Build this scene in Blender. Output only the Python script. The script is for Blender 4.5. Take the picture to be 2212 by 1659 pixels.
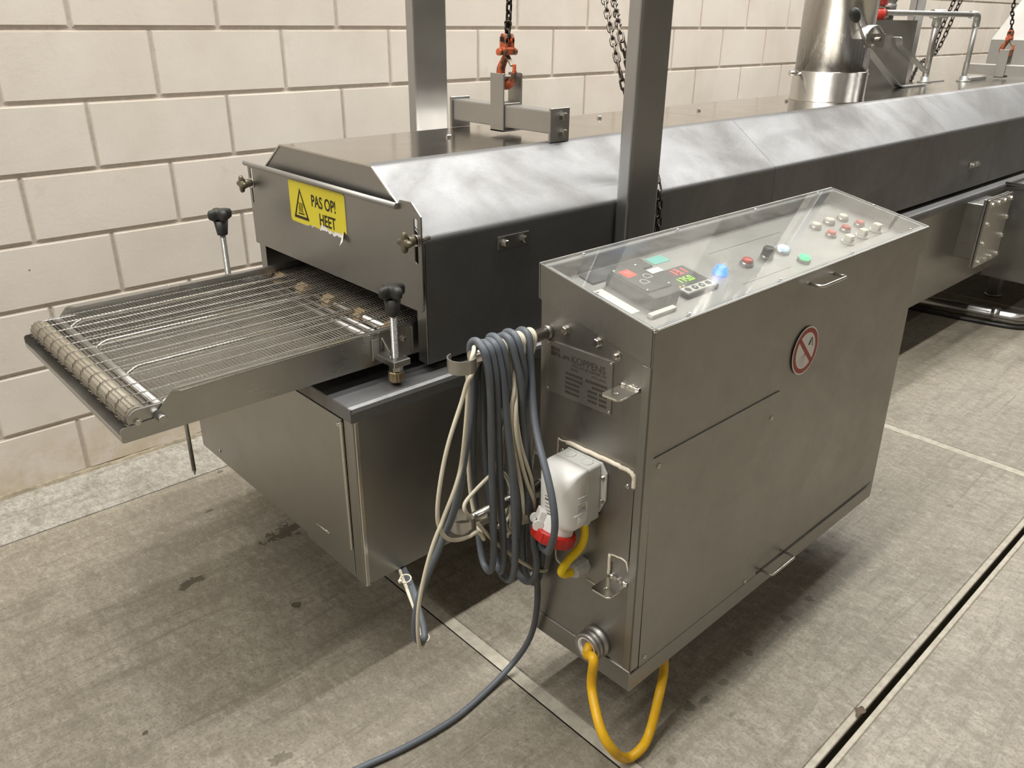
import bpy, bmesh, math, random
from mathutils import Vector, Matrix, Euler
random.seed(7)
for o in list(bpy.data.objects): bpy.data.objects.remove(o)
S = bpy.context.scene
COL = S.collection
PI = math.pi
# ------------------------------------------------------------------ camera
F_PX, YAW, PITCH, ROLL = 1733.842, 0.75493, 0.429295, 0.012845
CAM = Vector((-0.583375, -2.765364, 1.4587))
def _basis():
    cy, sy = math.cos(YAW), math.sin(YAW)
    f = Vector((sy, cy, 0)); r = Vector((cy, -sy, 0)); u = Vector((0, 0, 1))
    d = f*math.cos(PITCH) - u*math.sin(PITCH); u2 = u*math.cos(PITCH) + f*math.sin(PITCH)
    return r*math.cos(ROLL) + u2*math.sin(ROLL), u2*math.cos(ROLL) - r*math.sin(ROLL), d
CR, CU, CD = _basis()
cam = bpy.data.cameras.new('camera'); co = bpy.data.objects.new('camera', cam); COL.objects.link(co)
cam.sensor_width = 36; cam.lens = 36*F_PX/2212; cam.clip_start = .02
M = Matrix((CR, CU, -CD)).transposed().to_4x4(); M.translation = CAM
co.matrix_world = M; S.camera = co
def P(x, y, X=None, Y=None, Z=None):
    v = CD + CR*((x-1106)/F_PX) - CU*((y-829.5)/F_PX)
    t = (X-CAM.x)/v.x if X is not None else (Y-CAM.y)/v.y if Y is not None else (Z-CAM.z)/v.z
    return CAM + v*t
# ------------------------------------------------------------------ view, world
S.view_settings.view_transform = 'Standard'; S.view_settings.look = 'None'
S.view_settings.gamma = 1.0; S.view_settings.use_curve_mapping = False
S.view_settings.exposure = -0.2
W = bpy.data.worlds.new('hall_air'); S.world = W; W.use_nodes = True
W.node_tree.nodes['Background'].inputs[0].default_value = (1.0, .98, .95, 1)
W.node_tree.nodes['Background'].inputs[1].default_value = 0.0      # closed hall: all light comes from its lamps
# lamps of the hall (housings are built further down at the same places)
LAMP_Z = 4.9
LAMPS = [(x, -.65, 55) for x in (-4.4, -2.4, -.4, 1.6, 3.6, 5.6, 7.6, 9.6)] + [(x, -1.62, 75) for x in (-4.4, -2.4, -.4, 1.6, 3.6, 5.6, 7.6, 9.6)] + [(x, -4.9, 16) for x in (-4.4, -1.4, 1.6, 4.6, 7.6)]
for i, (x, y, e) in enumerate(LAMPS):
    L = bpy.data.lights.new('ceiling_lamp_light_offscreen', 'AREA'); L.shape = 'RECTANGLE'; L.size = 1.5; L.size_y = .16
    L.energy = e; L.color = (1.0, .985, .955)
    lo = bpy.data.objects.new('ceiling_lamp_light_offscreen', L); COL.objects.link(lo); lo.location = (x, y, LAMP_Z-.02)
# ------------------------------------------------------------------ materials
MATS = {}
def nt(name):
    m = bpy.data.materials.new(name); m.use_nodes = True
    return m, m.node_tree.nodes, m.node_tree.links, m.node_tree.nodes['Principled BSDF']
def srgb(r, g, b):
    f = lambda c: (c/255/12.92) if c/255 <= .04045 else ((c/255+.055)/1.055)**2.4
    return (f(r), f(g), f(b), 1)
def mapped(N, Lk, scale=(1,1,1), rot=(0,0,0), loc=(0,0,0), coord='Object'):
    tc = N.new('ShaderNodeTexCoord'); mp = N.new('ShaderNodeMapping')
    mp.inputs['Scale'].default_value = scale; mp.inputs['Rotation'].default_value = rot; mp.inputs['Location'].default_value = loc
    Lk.new(tc.outputs[coord], mp.inputs['Vector']); return mp.outputs['Vector']
def noise(N, Lk, vec, scale, detail=3, rough=.55, dist=0):
    n = N.new('ShaderNodeTexNoise'); n.inputs['Scale'].default_value = scale; n.inputs['Detail'].default_value = detail
    n.inputs['Roughness'].default_value = rough; n.inputs['Distortion'].default_value = dist
    Lk.new(vec, n.inputs['Vector']); return n.outputs['Fac']
def mrange(N, Lk, v, a, b, c, d, smooth=False):
    n = N.new('ShaderNodeMapRange'); n.inputs[1].default_value = a; n.inputs[2].default_value = b
    n.inputs[3].default_value = c; n.inputs[4].default_value = d
    if smooth: n.interpolation_type = 'SMOOTHSTEP'
    Lk.new(v, n.inputs[0]); return n.outputs[0]
def mixc(N, Lk, f, a, b, mode='MIX'):
    n = N.new('ShaderNodeMix'); n.data_type = 'RGBA'; n.blend_type = mode
    for s, v in ((0, f), (6, a), (7, b)):
        if hasattr(v, 'links'): Lk.new(v, n.inputs[s])
        else: n.inputs[s].default_value = v
    return n.outputs[2]
def mth(N, Lk, op, a, b=0.0, c=None):
    n = N.new('ShaderNodeMath'); n.operation = op
    for s, v in ((0, a), (1, b)) + (((2, c),) if c is not None else ()):
        if hasattr(v, 'links'): Lk.new(v, n.inputs[s])
        else: n.inputs[s].default_value = v
    return n.outputs[0]
def steel(name, base, rough, grain=(1, 1, 1), gs=60, spread=.1, smudge=.5, tint=(.75, .7, .62), bump=.05, seed=0):
    """brushed stainless: grain stretched along the small axis of `grain`, large smudges vary gloss and tone"""
    m, N, Lk, B = nt(name)
    v1 = mapped(N, Lk, grain, loc=(seed, seed*.7, 0)); v2 = mapped(N, Lk, (1, 1, 1), loc=(seed*3.1, seed, seed))
    g = noise(N, Lk, v1, gs, 4, .65); s = noise(N, Lk, v2, 3.2, 5, .62, .6); s2 = noise(N, Lk, v2, 14, 4, .6)
    sm = mrange(N, Lk, s, .35, .7, 0, 1, True)
    t = mixc(N, Lk, mth(N, Lk, 'MULTIPLY', sm, smudge), base, tuple(b*c for b, c in zip(base[:3], tint)) + (1,))
    t = mixc(N, Lk, mrange(N, Lk, g, .3, .75, 0, .22), t, (.9, .88, .84, 1), 'MULTIPLY')
    Lk.new(t, B.inputs['Base Color']); B.inputs['Metallic'].default_value = 1
    r = mth(N, Lk, 'ADD', mrange(N, Lk, g, .25, .75, rough-spread*.5, rough+spread*.5), mth(N, Lk, 'ADD', mrange(N, Lk, s, .3, .7, -spread*.5, spread*.7), mrange(N, Lk, s2, .3, .7, -.03, .03)))
    Lk.new(r, B.inputs['Roughness'])
    bp = N.new('ShaderNodeBump'); bp.inputs['Strength'].default_value = bump; bp.inputs['Distance'].default_value = .002
    Lk.new(g, bp.inputs['Height']); Lk.new(bp.outputs[0], B.inputs['Normal'])
    MATS[name] = m; return m
def plain(name, col, rough=.5, metal=0, var=.12, scale=20, bump=0.0, emit=None, spec=.5):
    m, N, Lk, B = nt(name)
    v = mapped(N, Lk); n = noise(N, Lk, v, scale, 4)
    Lk.new(mixc(N, Lk, mrange(N, Lk, n, .3, .7, 0, 1), col, tuple(c*(1-var) for c in col[:3]) + (1,)), B.inputs['Base Color'])
    Lk.new(mrange(N, Lk, n, .3, .7, rough-.05, rough+.07), B.inputs['Roughness']); B.inputs['Metallic'].default_value = metal
    B.inputs['Specular IOR Level'].default_value = spec
    if bump:
        bp = N.new('ShaderNodeBump'); bp.inputs['Strength'].default_value = bump; bp.inputs['Distance'].default_value = .002
        Lk.new(n, bp.inputs['Height']); Lk.new(bp.outputs[0], B.inputs['Normal'])
    if emit:
        B.inputs['Emission Color'].default_value = emit[:3] + (1,); B.inputs['Emission Strength'].default_value = emit[3]
    MATS[name] = m; return m
ST = (.37, .365, .35, 1)
steel('steel_sheet', ST, .36, (1.5, 18, 18), 40, .06, .15, seed=1)
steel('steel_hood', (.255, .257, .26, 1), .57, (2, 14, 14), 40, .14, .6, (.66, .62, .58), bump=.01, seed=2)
steel('steel_panel', (.29, .282, .27, 1), .55, (2, 14, 14), 40, .06, .2, bump=.01, seed=2)
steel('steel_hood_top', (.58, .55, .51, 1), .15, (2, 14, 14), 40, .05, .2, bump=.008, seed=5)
steel('steel_cabinet', (.37, .362, .345, 1), .42, (1.2, 14, 1.2), 30, .06, .2, seed=3)
steel('steel_cabinet_end', (.35, .343, .33, 1), .42, (9, 9, 1.2), 24, .10, .45, seed=4)
steel('steel_post', (.46, .46, .46, 1), .34, (14, 14, 1.2), 40, .08, .2, seed=6)
steel('steel_duct', (.56, .54, .51, 1), .24, (22, 22, .8), 30, .06, .12, seed=8)
steel('steel_bright', (.68, .66, .62, 1), .22, (4, 4, 4), 30, .08, .2)
steel('steel_wire', (.46, .44, .40, 1), .36, (4, 4, 4), 30, .08, .3)
steel('steel_rail', (.48, .475, .46, 1), .32, (1.2, 14, 14), 40, .10, .3, seed=9)
steel('steel_plate', (.42, .41, .39, 1), .45, (8, 8, 8), 30, .08, .2, bump=.02, seed=11)
steel('steel_dark', (.30, .285, .26, 1), .42, (6, 6, 6), 30, .12, .5, seed=12)
plain('galvanised', srgb(176, 176, 172), .42, .85, .15, 40)
plain('chain_black', srgb(62, 54, 48), .45, .8, .4, 60, .2)
plain('chain_steel', srgb(120, 112, 104), .32, 1, .35, 60)
plain('knob_black', srgb(52, 51, 47), .55, 0, .3, 60, .2)
plain('knob_olive', srgb(120, 112, 92), .4, .5, .3, 60)
plain('plastic_black', srgb(40, 39, 38), .45, 0, .2, 40)
plain('plastic_white', srgb(226, 224, 219), .32, 0, .05, 10)
plain('plastic_grey', srgb(196, 196, 190), .45, 0, .08, 20)
plain('plastic_red', srgb(182, 34, 24), .38, 0, .1, 20)
plain('cable_grey', srgb(92, 97, 103), .48, 0, .12, 30)
plain('cable_white', srgb(214, 206, 184), .45, 0, .12, 25)
plain('cable_yellow', srgb(228, 176, 18), .45, 0, .22, 30)
plain('cable_bright_yellow', srgb(240, 205, 12), .4, 0, .08, 20)
plain('sticker_yellow', srgb(214, 198, 44), .38, 0, .05, 6)
plain('paper_white', srgb(232, 230, 224), .5, 0, .05, 30)
plain('ink', srgb(24, 20, 16), .5, 0, .1, 30)
plain('ink_grey', srgb(74, 70, 64), .5, .3, .1, 30)
plain('sign_red', srgb(160, 44, 36), .4, 0, .05, 20)
plain('sprocket_brown', srgb(150, 128, 92), .5, 0, .3, 60)
plain('brass_nut', srgb(170, 152, 118), .35, .8, .3, 60)
plain('roller_grey', srgb(150, 141, 124), .55, .3, .2, 60)
steel('steel_matt', (.40, .39, .37, 1), .6, (8, 8, 8), 30, .05, .2, bump=.01, seed=13)
plain('sealant', srgb(226, 216, 196), .6, 0, .12, 60, .3)
plain('red_paint', srgb(196, 50, 36), .4, 0, .1, 20)
plain('button_white', srgb(226, 222, 208), .4, 0, .05, 30)
plain('button_red', srgb(205, 62, 40), .35, 0, .08, 30)
plain('teal_tag', srgb(86, 186, 176), .5, 0, .05, 30)
plain('channel_concrete', srgb(120, 112, 100), .9, 0, .2, 30, .3)
plain('leaf', srgb(96, 80, 66), .8, 0, .3, 60)
plain('mortar', srgb(216, 207, 196), .85, 0, .15, 80, .4)
plain('base_mortar', srgb(150, 139, 118), .9, 0, .35, 50, .8)
plain('ceiling_paint', srgb(160, 157, 150), .8, 0, .05, 4)
plain('hall_wall', srgb(158, 152, 141), .8, 0, .08, 2)
plain('lamp_housing', srgb(225, 225, 222), .5, 0, .04, 10)
plain('lamp_diffuser', srgb(250, 250, 245), .5, 0, .02, 10, emit=(1, .985, .955, 3.0))
plain('led_red', srgb(255, 40, 40), .4, 0, 0, 10, emit=(1, .05, .03, 4))
plain('led_green', srgb(120, 255, 20), .4, 0, 0, 10, emit=(.35, 1, .02, 2.2))
plain('led_amber', srgb(255, 200, 40), .4, 0, 0, 10, emit=(1, .6, .1, 2))
plain('lamp_blue', srgb(20, 60, 255), .3, 0, 0, 10, emit=(.02, .16, 1, 4))
plain('lamp_green', srgb(10, 230, 80), .3, 0, 0, 10, emit=(.0, .9, .22, 2.2))
plain('lamp_white', srgb(200, 220, 255), .3, 0, 0, 10, emit=(.6, .78, 1, 1.0))
def hook_paint():
    m, N, Lk, B = nt('hook_orange'); v = mapped(N, Lk); n = noise(N, Lk, v, 55, 5, .6)
    Lk.new(mixc(N, Lk, mrange(N, Lk, n, .46, .58, 0, 1, True), srgb(186, 88, 48), srgb(84, 64, 46)), B.inputs['Base Color'])
    B.inputs['Roughness'].default_value = .5; MATS['hook_orange'] = m
hook_paint()
def acrylic():
    m, N, Lk, B = nt('acrylic_pane'); out = N['Material Output']; N.remove(B)
    tr = N.new('ShaderNodeBsdfTransparent'); tr.inputs[0].default_value = (.96, .97, .96, 1)
    gl = N.new('ShaderNodeBsdfGlossy'); gl.inputs['Roughness'].default_value = .03
    df = N.new('ShaderNodeBsdfDiffuse'); df.inputs[0].default_value = (.75, .74, .72, 1)
    lw = N.new('ShaderNodeLayerWeight'); lw.inputs[0].default_value = .5
    frs = mth(N, Lk, 'MULTIPLY_ADD', mth(N, Lk, 'POWER', lw.outputs['Facing'], 5.0), .95, .05)
    v = mapped(N, Lk); n = noise(N, Lk, v, 9, 6, .65, .8)
    m1 = N.new('ShaderNodeMixShader'); Lk.new(mrange(N, Lk, n, .35, .8, .02, .11), m1.inputs[0]); Lk.new(tr.outputs[0], m1.inputs[1]); Lk.new(df.outputs[0], m1.inputs[2])
    m2 = N.new('ShaderNodeMixShader'); Lk.new(frs, m2.inputs[0]); Lk.new(m1.outputs[0], m2.inputs[1]); Lk.new(gl.outputs[0], m2.inputs[2])
    Lk.new(m2.outputs[0], out.inputs[0]); MATS['acrylic_pane'] = m
acrylic()
def block_paint():
    m, N, Lk, B = nt('block_paint')
    tc = N.new('ShaderNodeTexCoord'); oi = N.new('ShaderNodeObjectInfo'); geo = N.new('ShaderNodeNewGeometry')
    pos = geo.outputs['Position']
    a = noise(N, Lk, pos, 1.7, 4, .6); b = noise(N, Lk, pos, 9, 5, .65); c = noise(N, Lk, pos, 70, 4, .7)
    col = mixc(N, Lk, mrange(N, Lk, a, .35, .68, 0, 1, True), srgb(226, 219, 208), srgb(212, 203, 190))
    col = mixc(N, Lk, mth(N, Lk, 'MULTIPLY', oi.outputs['Random'], .35), col, srgb(218, 205, 194))
    col = mixc(N, Lk, mrange(N, Lk, b, .60, .78, 0, .45, True), col, srgb(196, 186, 172))
    sx = N.new('ShaderNodeSeparateXYZ'); Lk.new(pos, sx.inputs[0])
    low = mth(N, Lk, 'MULTIPLY', mrange(N, Lk, sx.outputs[2], .02, .30, 1, 0, True), mrange(N, Lk, b, .38, .62, .10, .55, True))
    col = mixc(N, Lk, low, col, srgb(190, 172, 138))
    vo = N.new('ShaderNodeTexVoronoi'); vo.inputs['Scale'].default_value = 16; Lk.new(pos, vo.inputs['Vector'])
    sp = mth(N, Lk, 'MULTIPLY', mrange(N, Lk, vo.outputs['Distance'], .035, .06, 1, 0, True), mrange(N, Lk, noise(N, Lk, pos, 5, 2), .56, .62, 0, .8, True))
    col = mixc(N, Lk, sp, col, srgb(90, 80, 70))
    Lk.new(col, B.inputs['Base Color']); B.inputs['Roughness'].default_value = .72; B.inputs['Specular IOR Level'].default_value = .3
    bp = N.new('ShaderNodeBump'); bp.inputs['Strength'].default_value = .25; bp.inputs['Distance'].default_value = .002
    Lk.new(mth(N, Lk, 'ADD', c, mth(N, Lk, 'MULTIPLY', b, 1.2)), bp.inputs['Height']); Lk.new(bp.outputs[0], B.inputs['Normal'])
    MATS['block_paint'] = m
block_paint()
STAINS = [(625, 1143, .060, .034, 1), (592, 1163, .040, .016, 1), (415, 1257, .052, .017, 1), (640, 1307, .013, .012, 1), (452, 1104, .011, .007, .8), (1749, 1293, .016, .013, .75),
          (1699, 1336, .013, .017, .75), (1618, 1411, .014, .012, .65), (1521, 1514, .014, .012, .55), (1488, 1525, .015, .016, .75), (1560, 1474, .016, .014, .4),
          (1585, 1541, .011, .008, .5), (1741, 1190, .010, .008, .8), (2053, 1092, .016, .012, .5), (313, 1583, .008, .008, 1), (476, 1019, .010, .008, .8), (605, 1642, .025, .016, .6),
          (1905, 1062, .022, .004, .6), (1607, 1565, .008, .032, .35), (1450, 1640, .012, .010, .4)]
def concrete(name, ca, cb, stains=False):
    m, N, Lk, B = nt(name); geo = N.new('ShaderNodeNewGeometry'); pos = geo.outputs['Position']
    def mp(scale, rot=0):
        n = N.new('ShaderNodeMapping'); n.inputs['Scale'].default_value = scale; n.inputs['Rotation'].default_value = (0, 0, rot)
        Lk.new(pos, n.inputs['Vector']); return n.outputs[0]
    a = noise(N, Lk, mp((1, 1, 1)), 1.3, 5, .6, .5); st = noise(N, Lk, mp((.8, 7, 1), -.10), 3.2, 6, .68, .8)
    st2 = noise(N, Lk, mp((.6, 10, 1), .22), 2.3, 6, .66, 1.6); f = noise(N, Lk, mp((1.5, .8, 1), .75), 34, 7, .75); ff = noise(N, Lk, mp((1, 1, 1)), 130, 4, .75)
    col = mixc(N, Lk, mrange(N, Lk, a, .32, .68, 0, 1, True), ca, cb)
    col = mixc(N, Lk, mrange(N, Lk, st, .47, .74, 0, .62, True), col, srgb(100, 93, 80))
    col = mixc(N, Lk, mrange(N, Lk, st2, .55, .72, 0, .50, True), col, srgb(88, 81, 69))
    md = noise(N, Lk, mp((1.6, .8, 1), .75), 7.5, 8, .72, .6)
    col = mixc(N, Lk, mrange(N, Lk, md, .46, .66, 0, .55, True), col, srgb(116, 108, 94))
    col = mixc(N, Lk, mrange(N, Lk, f, .47, .62, 0, .45), col, srgb(108, 100, 85))
    col = mixc(N, Lk, mrange(N, Lk, f, .30, .45, .35, 0), col, srgb(200, 191, 172))
    col = mixc(N, Lk, mrange(N, Lk, ff, .48, .66, 0, .55), col, srgb(90, 82, 70))
    rough = mrange(N, Lk, f, .3, .7, .42, .62)
    if stains:
        wob = noise(N, Lk, mp((1, 1, 1)), 32, 3, .6); mask = None
        for (sx, sy, ra, rb, k) in STAINS:
            c = P(sx, sy, Z=0)
            n = N.new('ShaderNodeMapping'); n.inputs['Location'].default_value = (-c.x/ra, -c.y/rb, 0); n.inputs['Scale'].default_value = (1/ra, 1/rb, 0)
            Lk.new(pos, n.inputs['Vector']); ln = N.new('ShaderNodeVectorMath'); ln.operation = 'LENGTH'; Lk.new(n.outputs[0], ln.inputs[0])
            w = mth(N, Lk, 'ADD', ln.outputs['Value'], mrange(N, Lk, wob, .25, .75, -.9, .9))
            s = mrange(N, Lk, w, .82, .98, k, 0, True)
            mask = s if mask is None else mth(N, Lk, 'MAXIMUM', mask, s)
        col = mixc(N, Lk, mth(N, Lk, 'MULTIPLY', mask, .82), col, srgb(66, 58, 43))
    Lk.new(col, B.inputs['Base Color']); Lk.new(rough, B.inputs['Roughness']); B.inputs['Specular IOR Level'].default_value = .4
    bp = N.new('ShaderNodeBump'); bp.inputs['Strength'].default_value = .18; bp.inputs['Distance'].default_value = .003
    Lk.new(mth(N, Lk, 'ADD', f, ff), bp.inputs['Height']); Lk.new(bp.outputs[0], B.inputs['Normal'])
    MATS[name] = m
concrete('concrete', srgb(152, 145, 130), srgb(130, 123, 109), True)
concrete('concrete_edge', srgb(168, 164, 155), srgb(150, 146, 137))
plain('joint_fill', srgb(178, 171, 155), .75, 0, .28, 45, .5)
# ------------------------------------------------------------------ mesh helpers
def vec(*a): return Vector(a[0]) if len(a) == 1 else Vector(a)
def join(bm, tmp):
    me = bpy.data.meshes.new('tmp'); tmp.to_mesh(me); tmp.free(); bm.from_mesh(me); bpy.data.meshes.remove(me)
def box(bm, a, b, bev=0.0, seg=1, mat=None):
    t = bmesh.new(); bmesh.ops.create_cube(t, size=1)
    lo = Vector([min(a[i], b[i]) for i in range(3)]); hi = Vector([max(a[i], b[i]) for i in range(3)])
    for v in t.verts: v.co = Vector([(lo[i]+hi[i])/2 + v.co[i]*(hi[i]-lo[i]) for i in range(3)])
    if bev: bmesh.ops.bevel(t, geom=t.edges[:], offset=bev, segments=seg, profile=.5, affect='EDGES')
    if mat is not None: bmesh.ops.transform(t, matrix=mat, verts=t.verts)
    join(bm, t); return bm
def frame_of(d):
    d = d.normalized(); a = Vector((0, 0, 1)) if abs(d.z) < .9 else Vector((1, 0, 0))
    u = d.cross(a).normalized(); return u, d.cross(u).normalized()
def ring(bm, c, u, w, r, n, r2=None, ph=0): return [bm.verts.new(c + u*(r*math.cos(2*PI*k/n+ph)) + w*((r2 or r)*math.sin(2*PI*k/n+ph))) for k in range(n)]
def skin(bm, rings, cap=True, closed=False, smooth=True):
    n = len(rings[0]); m = len(rings)
    for i in range(m if closed else m-1):
        a, b = rings[i], rings[(i+1) % m]
        for k in range(n):
            f = bm.faces.new((a[k], a[(k+1) % n], b[(k+1) % n], b[k])); f.smooth = smooth
    if cap and not closed:
        bm.faces.new(rings[0][::-1]); bm.faces.new(rings[-1])
def cyl(bm, p0, p1, r, n=16, r1=None, smooth=True, cap=True, ph=0):
    p0, p1 = vec(p0), vec(p1); u, w = frame_of(p1-p0)
    skin(bm, [ring(bm, p0, u, w, r, n, ph=ph), ring(bm, p1, u, w, r if r1 is None else r1, n, ph=ph)], cap, smooth=smooth); return bm
def lathe(bm, p0, axis, prof, n=20, smooth=True, ph=0):
    """prof: list of (distance along axis, radius)"""
    p0, axis = vec(p0), vec(axis).normalized(); u, w = frame_of(axis)
    skin(bm, [ring(bm, p0+axis*h, u, w, max(r, 1e-5), n, ph=ph) for h, r in prof], True, smooth=smooth); return bm
def tube(bm, pts, r, n=8, closed=False):
    pts = [vec(p) for p in pts]; m = len(pts); rings = []; u = None
    for i, p in enumerate(pts):
        d = (pts[(i+1) % m]-pts[i-1]) if closed else pts[min(i+1, m-1)]-pts[max(i-1, 0)]
        if d.length < 1e-9: d = Vector((0, 0, 1))
        d.normalize()
        if u is None: u, _ = frame_of(d)
        u = (u - d*u.dot(d)); u = u.normalized() if u.length > 1e-6 else frame_of(d)[0]
        rings.append(ring(bm, p, u, d.cross(u), r, n))
    skin(bm, rings, True, closed); return bm
def spline(pts, k=6, closed=False):
    pts = [vec(p) for p in pts]; n = len(pts); out = []
    for i in range(n if closed else n-1):
        g = (lambda j: pts[j % n]) if closed else (lambda j: pts[min(max(j, 0), n-1)])
        a, b, c, d = g(i-1), g(i), g(i+1), g(i+2)
        for s in range(k):
            t = s/k
            out.append(.5*((2*b)+(c-a)*t+(2*a-5*b+4*c-d)*t*t+(3*b-a-3*c+d)*t**3))
    if not closed: out.append(pts[-1])
    return out
def bend(pts, r, k=5):
    """polyline with rounded corners"""
    pts = [vec(p) for p in pts]; out = [pts[0]]
    for i in range(1, len(pts)-1):
        a, b, c = pts[i-1], pts[i], pts[i+1]; e = min(r, (a-b).length*.49, (c-b).length*.49)
        s, f = b+(a-b).normalized()*e, b+(c-b).normalized()*e
        for q in range(k+1):
            t = q/k; out.append(s*(1-t)**2 + b*2*t*(1-t) + f*t*t)
    return out+[pts[-1]]
def plate(bm, outer, t0, t1, axis, holes=(), bev=0.0):
    """outer: 2-D loop; axis 'x': (y,z) extruded t0..t1 along x; 'y': (x,z); 'z': (x,y)"""
    def to3(p, t): return {'x': (t, p[0], p[1]), 'y': (p[0], t, p[1]), 'z': (p[0], p[1], t)}[axis]
    t = bmesh.new(); es = []
    loops = [outer] + list(holes)
    if holes:
        for lp in loops:
            vs = [t.verts.new(to3(p, t0)) for p in lp]
            es += [t.edges.new((vs[i], vs[(i+1) % len(vs)])) for i in range(len(vs))]
        bmesh.ops.triangle_fill(t, use_beauty=True, edges=es)
    else:
        t.faces.new([t.verts.new(to3(p, t0)) for p in outer])
    r = bmesh.ops.extrude_face_region(t, geom=t.faces[:] + t.edges[:] + t.verts[:])
    d = Vector(to3((0, 0), t1)) - Vector(to3((0, 0), t0))
    bmesh.ops.translate(t, vec=d, verts=[g for g in r['geom'] if isinstance(g, bmesh.types.BMVert)])
    bmesh.ops.recalc_face_normals(t, faces=t.faces[:])
    if bev: bmesh.ops.bevel(t, geom=[e for e in t.edges if len(e.link_faces) == 2 and e.calc_face_angle(0) > .6], offset=bev, segments=1, affect='EDGES')
    join(bm, t); return bm
def rrect(x0, x1, y0, y1, r, k=4):
    out = []
    for cx, cy, a in ((x1-r, y1-r, 0), (x0+r, y1-r, PI/2), (x0+r, y0+r, PI), (x1-r, y0+r, 1.5*PI)):
        out += [(cx+r*math.cos(a+PI/2*i/k), cy+r*math.sin(a+PI/2*i/k)) for i in range(k+1)]
    return out
def circ(cx, cy, r, n=16, ry=None): return [(cx+r*math.cos(2*PI*i/n), cy+(ry or r)*math.sin(2*PI*i/n)) for i in range(n)]
def shell(bm, prof, th, x0, x1, flip=1):
    """open (y,z) profile extruded along x with thickness th towards the inside"""
    n = len(prof); inn = []
    for i in range(n):
        a, b = Vector(prof[max(i-1, 0)]), Vector(prof[min(i+1, n-1)]); d = (b-a).normalized(); inn.append((prof[i][0]-d.y*th*-flip, prof[i][1]-d.x*th*flip))
    loop = list(prof) + inn[::-1]
    a = [bm.verts.new((x0, p[0], p[1])) for p in loop]; b = [bm.verts.new((x1, p[0], p[1])) for p in loop]
    m = len(loop)
    for i in range(m): bm.faces.new((a[i], a[(i+1) % m], b[(i+1) % m], b[i]))
    for i in range(n-1):
        for q in (a, b): bm.faces.new((q[i], q[i+1], q[m-2-i], q[m-1-i]))
    bmesh.ops.recalc_face_normals(bm, faces=bm.faces[:]); return bm
ROOTM = {}
def thing(name, label, cat, loc=(0, 0, 0), rot=(0, 0, 0), group=None):
    o = bpy.data.objects.new(name, None); COL.objects.link(o); o.empty_display_size = .05
    o.location = loc; o.rotation_euler = rot; o['label'] = label; o['category'] = cat
    if group: o['group'] = group
    ROOTM[o] = Matrix.LocRotScale(Vector(loc), Euler(rot), None); return o
def root(o):
    while o.parent: o = o.parent
    return o
def obj(name, bm, mat, parent=None, world=True, label=None, fix=True):
    """mesh object; `world`: verts are in world space and are moved into the root thing's space"""
    if fix: bmesh.ops.recalc_face_normals(bm, faces=bm.faces[:])
    if parent is not None and world and root(parent) in ROOTM: bmesh.ops.transform(bm, matrix=ROOTM[root(parent)].inverted(), verts=bm.verts)
    me = bpy.data.meshes.new(name); bm.to_mesh(me); bm.free(); me.materials.append(MATS[mat])
    o = bpy.data.objects.new(name, me); COL.objects.link(o); o.parent = parent
    if label: o['label'] = label
    return o
def tag(o, label, cat, group=None):
    o['label'] = label; o['category'] = cat
    if group: o['group'] = group
    return o
def struct(o): o['kind'] = 'structure'; return o
def inst(me, name, parent, m):
    o = bpy.data.objects.new(name, me); COL.objects.link(o); o.parent = parent; o.matrix_local = m; return o
CACHE = {}
def shared(key, mat, build):
    if key not in CACHE:
        bm = bmesh.new(); build(bm); bmesh.ops.recalc_face_normals(bm, faces=bm.faces[:])
        me = bpy.data.meshes.new(key); bm.to_mesh(me); bm.free(); me.materials.append(MATS[mat]); CACHE[key] = me
    return CACHE[key]
def facing(p, d, spin=0):
    d = vec(d).normalized(); u, w = frame_of(d)
    m = Matrix((u, w, d)).transposed().to_4x4(); m.translation = vec(p); return m @ Matrix.Rotation(spin, 4, 'Z')
def hexbolt(parent, p, d, r=.008, name='bolt', washer=False, world=True, spin=.3, mat='steel_bright'):
    def b(bm):
        h = r*.9
        lathe(bm, (0, 0, 0), (0, 0, 1), [(0, r*1.9 if washer else r*1.25), (r*.18, r*1.9 if washer else r*1.25)], 20, False)
        lathe(bm, (0, 0, r*.18), (0, 0, 1), [(0, r), (h*.8, r), (h, r*.82)], 6, False)
    me = shared('hexbolt%.4f%d%s' % (r, washer, mat), mat, b); m = facing(p, d, spin)
    if world and root(parent) in ROOTM: m = ROOTM[root(parent)].inverted() @ m
    return inst(me, name, parent, m)
def screw(parent, p, d, r=.006, name='screw', world=True, mat='steel_bright'):
    me = shared('screw%.4f%s' % (r, mat), mat, lambda bm: lathe(bm, (0, 0, 0), (0, 0, 1), [(0, r), (r*.25, r*.98), (r*.5, r*.75), (r*.58, r*.35), (r*.45, r*.28), (r*.45, .0001)], 14))
    m = facing(p, d)
    if world and root(parent) in ROOTM: m = ROOTM[root(parent)].inverted() @ m
    return inst(me, name, parent, m)
def textbm(txt, size, bold=0.0, align='LEFT', ext=.0002, sx=1.0):
    cu = bpy.data.curves.new('t', 'FONT'); cu.body = txt; cu.size = size; cu.align_x = align; cu.extrude = ext; cu.offset = bold
    ob = bpy.data.objects.new('t', cu); COL.objects.link(ob); dg = bpy.context.evaluated_depsgraph_get(); dg.update()
    me = bpy.data.meshes.new_from_object(ob.evaluated_get(dg)); bm = bmesh.new(); bm.from_mesh(me)
    bpy.data.objects.remove(ob); bpy.data.curves.remove(cu); bpy.data.meshes.remove(me)
    for v in bm.verts: v.co.x *= sx
    return bm
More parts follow.
